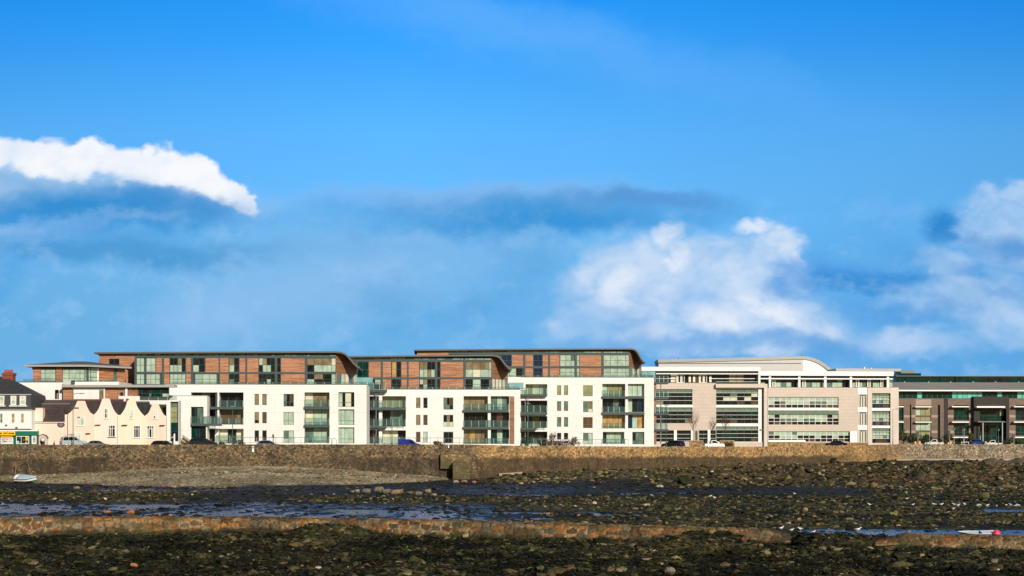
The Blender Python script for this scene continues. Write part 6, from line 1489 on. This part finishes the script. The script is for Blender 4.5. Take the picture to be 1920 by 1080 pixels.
def skiff():
    D = 115.5; a, b = at(1797, 0, D), at(1872, 0, D); x0 = (a.x+b.x)/2; L = b.x-a.x
    e = empty('rowing_boat', (x0, D, WLV-.03), 'low white and dark blue boat afloat in the pool behind the breakwater at the right', 'boat', None, 0); e.rotation_euler = (math.radians(9), 0, math.radians(-3)); e.scale = (1, 1, .62); N = 16; st = []
    for i in range(N+1):
        t = i/N; w = .5*(1-max(0, (.5-t)/.5)**2.0)*(1 if t < .93 else .93); st.append((-L/2+L*t, max(w, .012), .24+.10*max(0, .4-t)/.4+.10*max(0, t-.6)/.4, -.05+.22*max(0, .3-t)/.3))
    m = MB(); d = MB(); inn = MB()
    for q, (A_, B_) in enumerate(zip(st[:-1], st[1:])):
        for s in (-1, 1):
            f = lambda P: [(P[0], 0, P[3]), (P[0], s*P[1]*.75, P[3]+.03), (P[0], s*P[1], P[2])]
            u, v = f(A_), f(B_)
            mt = 'hull_blue' if q < 3 else 'hull_white'
            for j in range(2): m.face([u[j], v[j], v[j+1], u[j+1]], mt if j else 'hull_blue')
            if q >= 9: d.face([(A_[0], 0, A_[2]+.06), (B_[0], 0, B_[2]+.06), (B_[0], s*B_[1], B_[2]), (A_[0], s*A_[1], A_[2])], 'hull_white')
            else: inn.face([(A_[0], 0, A_[3]+.05), (B_[0], 0, B_[3]+.05), (B_[0], s*B_[1]*.93, B_[2]-.02), (A_[0], s*A_[1]*.93, A_[2]-.02)], 'cover_blue')
    P = st[-1]; m.face([(P[0], -P[1], P[2]), (P[0], 0, P[3]), (P[0], P[1], P[2])], 'hull_white'); m.build('hull', e, smooth=True); d.build('foredeck', e, smooth=True); inn.build('cockpit', e, smooth=True)
    MB().tube((st[9][0], -st[9][1], st[9][2]), (st[9][0], st[9][1], st[9][2]), .04, 'car_navy').build('thwart', e)
    g = MB()
    for s in (-1, 1):
        for A_, B_ in zip(st[:-1], st[1:]): g.tube((A_[0], s*A_[1], A_[2]), (B_[0], s*B_[1], B_[2]), .03, 'hull_white', n=5)
    g.build('gunwale', e)
    c = at(1869.5, 1000.5, D-.75); o = empty('mooring_buoy', (c.x, D-.62, c.z), 'round pink red mooring buoy lying against the end of the low white boat', 'buoy')
    MB().lathe((0, 0, 0), [(.0, -.27)]+[(.27*math.cos(t), .27*math.sin(t)) for t in [math.radians(a) for a in range(-70, 80, 20)]]+[(0, .27)], 'buoy_pink', 16, 'z').build('float', o, smooth=True)
    r = [(.12*math.cos(t), -.20, .12*math.sin(t)) for t in [2*math.pi*i/10 for i in range(10)]]; k = MB()
    for i in range(10): k.tube(r[i], r[(i+1) % 10], .035, 'car_black', n=5)
    k.build('eye_ring', o); o.rotation_euler = (0, .5, .3)
skiff()
# ------------------------------------------------------------------ gulls
def gull(px, py, flip, label, k=1, wing=False):
    z = 1.15; D = (HC-z)*F/(py+3.5-HY)
    x = (px-CX)/F*D; z = max(WLV, float(terrain(np.array([x]), np.array([D]))[0][0])+.03)
    e = empty('gull', (x, D, z), label, 'gull', 'gulls standing on the shore', 0 if flip else math.pi); e.scale = (k*1.15,)*3
    return e
def gull_mesh():
    m = MB(); N = 10; prof = [(-.26, .015, .20), (-.18, .05, .20), (-.08, .085, .20), (.04, .10, .205), (.13, .085, .225), (.18, .055, .27), (.205, .05, .32), (.235, .055, .345), (.275, .045, .34), (.30, .014, .335)]
    for x, r, z in prof: m.v += [(x, r*.85*math.cos(2*math.pi*i/N), z+r*math.sin(2*math.pi*i/N)) for i in range(N)]
    k = m.mi('gull_white')
    for q in range(len(prof)-1):
        for i in range(N): m.f.append((q*N+i, q*N+(i+1) % N, (q+1)*N+(i+1) % N, (q+1)*N+i)); m.m.append(k)
    m.f += [tuple(range(N)), tuple(range((len(prof)-1)*N, len(prof)*N))]; m.m += [k, k]
    w = []
    for s in (-1, 1):
        q = MB(); q.face([(.12, s*.088, .24), (-.02, s*.098, .25), (-.2, s*.06, .235), (-.34, s*.02, .215), (-.2, s*.075, .185), (0, s*.102, .19)], 'gull_grey'); w.append(q)
    b = MB().tube((.295, 0, .335), (.36, 0, .322), .014, 'gull_yellow', .004)
    l = [MB().tube((0, s*.035, 0), (.01, s*.035, .13), .009, 'gull_yellow').box(0, .05, s*.035-.02, s*.035+.02, 0, .008, 'gull_yellow') for s in (-1, 1)]
    return m, w, b, l
GM = None
GULLS = [(1465, 992, 1, 'gull at the left end of the group above the breakwater gap'), (1484, 994, 1, 'gull beside the pool end left of the breakwater gap'), (1501, 991, 0, 'gull standing above the narrow end of the long pool'), (1525, 995.5, 1, 'gull at the edge of the narrow end of the long pool'), (1608, 992, 1, 'largest gull, facing right, at the edge of the long pool')]
for i, (x, y) in enumerate([(1490, 926), (1700, 937), (1631, 948), (1712, 947), (1751, 947), (1765, 947), (1789, 947), (1796, 948), (1809, 947), (1833, 949), (1838, 946.5), (1851, 948.5), (1871, 949), (1885, 948.5), (1895, 949.5), (1904, 948), (1910, 948.5), (1787, 956), (1223, 933), (1332, 934), (1340, 936)]):
    GULLS.append((x, y, i % 2, 'white gull in the row at the gull pool, upper right' if 1780 < x and y < 951 else {1490: 'lone gull on the dark mud right of centre', 1700: 'lone gull on the mud left of the gull pool', 1631: 'gull in the rubble left of the gull pool', 1712: 'first of three spaced gulls left of the gull pool', 1751: 'second of three spaced gulls left of the gull pool', 1765: 'third of three spaced gulls left of the gull pool', 1787: 'gull in the rubble just below the gull pool', 1223: 'lone gull on the mud near the centre', 1332: 'left gull of the pair on the mud right of centre', 1340: 'right gull of the pair on the mud right of centre'}[x]))
proto = None
GK = .68
for px, py, fl, lab in GULLS:
    z = 1.15; D = (HC-z)*F/(py+3-HY); x = (px-CX)/F*D
    for _ in range(3):
        z = max(WLV-.03, float(terrain(np.array([x]), np.array([D]))[0][0])+.03); 
    loc = (x, D, z); k = GK*(1.35 if 'largest' in lab else RNG.uniform(.9, 1.12)); a = (0 if fl else math.pi)+RNG.uniform(-.5, .5)
    if proto is None:
        proto = empty('gull', loc, lab, 'gull', 'gulls standing on the shore', a); m, w, b, l = gull_mesh(); bd = m.build('body', proto, smooth=True)
        for q in w: q.build('wing', proto, fix=False)
        b.build('beak', proto)
        for q in l: q.build('leg', proto)
        proto.scale = (k,)*3
    else: dup(proto, loc, a, k, lab)
# ------------------------------------------------------------------ daylight: low warm sun from behind the right shoulder, sky with banks of cloud
SUN_EL, SUN_AZ = 21, 24                          # azimuth: degrees to the right of straight behind the viewer
W = bpy.data.worlds.new("World"); S.world = W; W.use_nodes = True
t = NT.__new__(NT); t.t = W.node_tree; t.n = W.node_tree.nodes; t.t.nodes.clear()
STR = .1
bg = t.new('ShaderNodeBackground'); bg.inputs['Strength'].default_value = STR; wo = t.new('ShaderNodeOutputWorld'); t.link(bg.outputs[0], wo.inputs[0])
sky = t.new('ShaderNodeTexSky', sky_type='NISHITA'); sky.sun_disc = False; sky.sun_elevation = math.radians(SUN_EL); sky.sun_rotation = math.radians(180-SUN_AZ); sky.air_density = 1.0; sky.dust_density = .3; sky.ozone_density = 2.5
dome = t.mix(1, sky.outputs[0], (.52, .48, .40), 'MULTIPLY')     # sky outside the view darkened and warmed for deeper, less blue shade
tc = t.new('ShaderNodeTexCoord'); q = t.sepz(tc.outputs['Generated'])
y = t.math('MAXIMUM', q[1], .08)
# bearing and height of the direction, in the units the clouds are listed in
U = t.math('MULTIPLY_ADD', t.math('DIVIDE', q[0], y), F, CX); V = t.math('MULTIPLY_ADD', t.math('DIVIDE', q[2], y), -F, HY)
cv = t.new('ShaderNodeCombineXYZ'); t.link(t.math('MULTIPLY', U, 1/240), cv.inputs[0]); t.link(t.math('MULTIPLY', V, 1/170), cv.inputs[1])
def wnoise(scale, detail, rough, off=0, dist=0):
    mp = t.new('ShaderNodeMapping'); mp.inputs['Location'].default_value = (off, off*.7, 0); t.link(cv.outputs[0], mp.inputs[0])
    n = t.new('ShaderNodeTexNoise'); n.inputs['Scale'].default_value = scale; n.inputs['Detail'].default_value = detail; n.inputs['Roughness'].default_value = rough; n.inputs['Distortion'].default_value = dist
    t.link(mp.outputs[0], n.inputs['Vector']); return n
nA = wnoise(1.0, 7, .55, 3.3); nB = wnoise(2.6, 7, .6, 9.1); nC = wnoise(.6, 5, .5, 17, .6); nD = wnoise(5.5, 5, .6, 27)
sa = t.sepz(nA.outputs['Color']); sb = t.sepz(nB.outputs['Color'])
U2 = t.math('ADD', U, t.math('ADD', t.math('MULTIPLY_ADD', sa[0], 190, -95), t.math('MULTIPLY_ADD', sb[0], 80, -40)))
V2 = t.math('ADD', V, t.math('ADD', t.math('MULTIPLY_ADD', sa[1], 110, -55), t.math('MULTIPLY_ADD', sb[1], 62, -31)))
def L(r, g, b): c = s2l(r, g, b); return tuple(v/STR for v in c[:3])+(1,)
# clear blue: deeper with height and toward the right, real sky takes over above the view
h = t.maprange(V, HY, -100, 0, 1)
grad = t.ramp(h, [(0, s2l(96, 168, 228)), (.2, s2l(92, 172, 234)), (.45, s2l(106, 188, 253)), (.62, s2l(92, 181, 253)), (.8, s2l(56, 162, 251)), (.95, s2l(24, 146, 248)), (1, s2l(14, 138, 244))])
lift = t.maprange(t.math('ADD', t.math('MULTIPLY', t.math('ABSOLUTE', t.math('SUBTRACT', U, 760)), .001), t.math('MULTIPLY', nC.outputs['Fac'], .25)), .0, 1.3, 1.08, .84)
sc = t.new('ShaderNodeVectorMath', operation='SCALE'); t.link(grad, sc.inputs[0]); t.link(t.math('MULTIPLY', lift, 1/STR), sc.inputs['Scale'])
upper = t.maprange(V, -300, -2600, 0, 1, True)
front = t.maprange(q[1], .12, .32, 0, 1, True)
near_sky = t.mix(upper, sc.outputs[0], dome)
col = near_sky
def blob(col, cx, cy, rx, ry, c, op=1, soft=.5, tilt=0, U_=None, V_=None, rag=.35, nz=None):
    u = t.math('SUBTRACT', U_ or U2, cx); v = t.math('SUBTRACT', V_ or V2, cy)
    if tilt: v = t.math('SUBTRACT', v, t.math('MULTIPLY', u, tilt))
    u = t.math('DIVIDE', u, rx); v = t.math('DIVIDE', v, ry)
    d = t.math('SQRT', t.math('ADD', t.math('MULTIPLY', u, u), t.math('MULTIPLY', v, v)))
    d = t.math('ADD', d, t.math('MULTIPLY_ADD', nz or nD.outputs['Fac'], rag, -rag/2))
    m = t.maprange(d, 1+soft*.5, 1-soft, 0, op, True)
    return t.mix(m, col, L(*c))
# thin high veil
col = blob(col, 1000, 70, 620, 60, (110, 182, 252), .38, .9, .22); col = blob(col, 820, -10, 420, 46, (110, 184, 252), .30, .9, .3)
nE = wnoise(4.2, 4, .5, 41, .3); nF = wnoise(1.7, 6, .55, 63, .4); se = t.sepz(nE.outputs['Color'])
U3 = t.math('ADD', U, t.math('ADD', t.math('MULTIPLY_ADD', sa[0], 110, -55), t.math('MULTIPLY_ADD', se[0], 70, -35))); V3 = t.math('ADD', V, t.math('ADD', t.math('MULTIPLY_ADD', sa[1], 60, -30), t.math('MULTIPLY_ADD', se[1], 60, -30)))
def mask(cx, cy, rx, ry, soft=.5, tilt=0, U_=None, V_=None):
    u = t.math('SUBTRACT', U_ or U3, cx); v = t.math('SUBTRACT', V_ or V3, cy)
    if tilt: v = t.math('SUBTRACT', v, t.math('MULTIPLY', u, tilt))
    u = t.math('DIVIDE', u, rx); v = t.math('DIVIDE', v, ry)
    return t.maprange(t.math('SQRT', t.math('ADD', t.math('MULTIPLY', u, u), t.math('MULTIPLY', v, v))), 1+soft*.5, 1-soft, 0, 1, True)
def union(lst, soft=.5):
    r = None
    for a in lst:
        m = mask(*a[:4], soft, a[4] if len(a) > 4 else 0); r = m if r is None else t.math('MAXIMUM', r, m)
    return r
def billow(col, region, shade, light, nz, lo=.25, hi=.75, edge=(.30, .62), amt=.55, op=1):
    """cloud: the region's edge is broken up by noise, its body shaded from one colour to another"""
    cover = t.maprange(t.math('MULTIPLY_ADD', t.math('SUBTRACT', nz, .5), amt*2, region), edge[0], edge[1], 0, op, True)
    cover = t.math('MULTIPLY', cover, t.maprange(region, 0, .2, 0, 1, True))
    body = t.mix(t.maprange(t.math('MULTIPLY_ADD', nE.outputs['Fac'], .35, t.math('MULTIPLY', nz, .65)), lo, hi, 0, 1, True), L(*shade), L(*light))
    return t.mix(cover, col, body)
# haze bank across the lower sky
col = blob(col, 420, 640, 900, 190, (112, 180, 229), .80, .7); col = blob(col, 700, 480, 640, 110, (118, 184, 233), .70, .7); col = blob(col, 1750, 640, 520, 170, (98, 172, 232), .70, .7); col = blob(col, 1200, 620, 560, 130, (106, 177, 234), .6, .7)
col = blob(col, 150, 352, 330, 44, (176, 208, 240), .85, .9, .09)
# left cumulus: bright crest, blue shadowed belly
col = blob(col, 120, 370, 330, 46, (104, 164, 222), .9, .7, .06)
R = union([(-20, 280, 110, 56), (70, 290, 95, 48), (150, 304, 88, 46), (235, 312, 88, 46, .05), (300, 316, 76, 56), (365, 332, 72, 50, .1), (418, 356, 54, 40, .3), (452, 380, 38, 26, .3)], .8)
col = billow(col, R, (216, 230, 248), (248, 250, 254), nF.outputs['Fac'], .25, .6, (.30, .74), .30)
col = blob(col, 170, 348, 330, 22, (158, 198, 236), .65, 1, .1)
col = blob(col, 110, 366, 280, 28, (108, 168, 222), .9, 1, .08); col = blob(col, 310, 376, 130, 24, (88, 154, 216), .9, .7, .05); col = blob(col, 170, 402, 300, 36, (46, 142, 210), .92, .9); col = blob(col, 0, 352, 80, 16, (178, 206, 238), .6, .9)
col = blob(col, 220, 412, 110, 9, (116, 174, 226), .7, .8, -.1); col = blob(col, 40, 428, 120, 16, (136, 184, 234), .6, .8); col = blob(col, 220, 468, 380, 32, (70, 148, 208), .75, .8, .04)
# pale light shaft between the banks
col = blob(col, 580, 555, 330, 80, (140, 191, 236), .75, .9, -.25); col = blob(col, 390, 590, 130, 60, (142, 192, 238), .55, .8, -.35); col = blob(col, 700, 470, 260, 40, (122, 178, 232), .5, .9)
# dark bank in the middle, lighter along its top
col = blob(col, 900, 368, 350, 30, (134, 184, 235), .8, .9); col = blob(col, 980, 402, 400, 38, (78, 154, 218), .85, .9, .0); col = blob(col, 1200, 380, 170, 22, (88, 152, 212), .8, .8); col = blob(col, 1030, 432, 260, 30, (48, 146, 216), .85, .9)
# right hand cumulus
R2 = union([(1170, 520, 130, 70, -.3), (1120, 580, 110, 50, -.4), (1280, 540, 190, 110), (1400, 500, 130, 74), (1460, 470, 70, 46, .1), (1420, 580, 190, 80, .3), (1500, 520, 40, 40), (1530, 610, 70, 30, .4), (1250, 620, 180, 50), (1350, 640, 250, 40)], .9)
col = billow(col, R2, (150, 194, 239), (204, 223, 247), nF.outputs['Fac'], .28, .62, (.08, .95), .34, .97)
R3 = union([(1252, 448, 30, 40), (1270, 490, 26, 40), (1420, 428, 66, 16, .05), (1480, 448, 44, 26, .3), (1500, 478, 24, 26, .5), (1150, 545, 70, 40, -.5), (1340, 590, 130, 44, .2), (1460, 595, 90, 30, .4)], 1)
col = billow(col, R3, (208, 225, 247), (242, 246, 253), nF.outputs['Fac'], .3, .62, (.2, 1.15), .26, .85)
col = blob(col, 1580, 515, 110, 34, (84, 156, 228), .85, .7); col = blob(col, 1655, 528, 150, 24, (52, 142, 214), .9, .8); col = blob(col, 1490, 545, 40, 24, (92, 160, 228), .7, .7); col = blob(col, 1450, 648, 210, 20, (88, 156, 222), .6, .8)
col = blob(col, 1230, 648, 280, 24, (106, 172, 230), .75, 1); col = blob(col, 1090, 600, 70, 50, (120, 182, 235), .6, 1)
# far right mass
R4 = union([(1890, 430, 130, 80), (1850, 372, 60, 30), (1915, 360, 40, 26), (1760, 490, 80, 40, .1), (1830, 560, 170, 70), (1900, 600, 120, 60), (1720, 640, 170, 40)], .9)
col = billow(col, R4, (124, 182, 234), (188, 213, 244), nF.outputs['Fac'], .3, .68, (.15, .95), .36, .9)
col = blob(col, 1770, 412, 48, 26, (46, 136, 208), .95, .7); col = blob(col, 1895, 455, 90, 34, (74, 148, 216), .85, .9); col = blob(col, 1790, 432, 60, 18, (64, 144, 212), .8, .9); col = blob(col, 1860, 530, 60, 16, (92, 160, 224), .6, .9); col = blob(col, 1700, 580, 120, 22, (84, 156, 224), .6, .9); col = blob(col, 1800, 500, 40, 16, (76, 150, 222), .6, .9)
# fine cloud texture below the crest line
tx = t.math('MULTIPLY', t.maprange(V, 330, 470, 0, 1, True), t.maprange(V, 840, 760, 0, 1, True))
col = t.mix(t.math('MULTIPLY', tx, t.maprange(nB.outputs['Fac'], .48, .68, 0, .42, True)), col, L(154, 198, 239)); col = t.mix(t.math('MULTIPLY', tx, t.maprange(nA.outputs['Fac'], .50, .32, 0, .34, True)), col, L(64, 150, 214))
fin = t.mix(t.math('MULTIPLY', front, t.maprange(q[2], -.02, .0, 0, 1)), dome, col)
t.link(fin, bg.inputs['Color'])
W.cycles.sampling_method = 'MANUAL'; W.cycles.sample_map_resolution = 1024
el, az = math.radians(SUN_EL), math.radians(SUN_AZ)
sd = Vector((math.sin(az)*math.cos(el), -math.cos(az)*math.cos(el), math.sin(el)))
ld = bpy.data.lights.new('sun', 'SUN'); ld.energy = 4.6; ld.angle = math.radians(.5); ld.color = (1, .905, .78); lo_ = bpy.data.objects.new('sun', ld); COL.objects.link(lo_); lo_.rotation_euler = (-sd).to_track_quat('-Z', 'Y').to_euler(); lo_.location = sd*400
cd = bpy.data.cameras.new('camera'); cam = bpy.data.objects.new('camera', cd); COL.objects.link(cam); cam.location = (0, 0, HC); cam.rotation_euler = (math.pi/2, 0, 0)
cd.sensor_width = 36; cd.lens = F/1920*36; cd.shift_y = (HY-540)/1920; cd.clip_end = 20000; cd.clip_start = .5; S.camera = cam
S.view_settings.view_transform = 'Standard'; S.view_settings.look = 'None'; S.view_settings.exposure = 0
S.render.resolution_x, S.render.resolution_y = 1024, 576
S.cycles.max_bounces = 6; S.cycles.transparent_max_bounces = 12; S.cycles.use_denoising = True
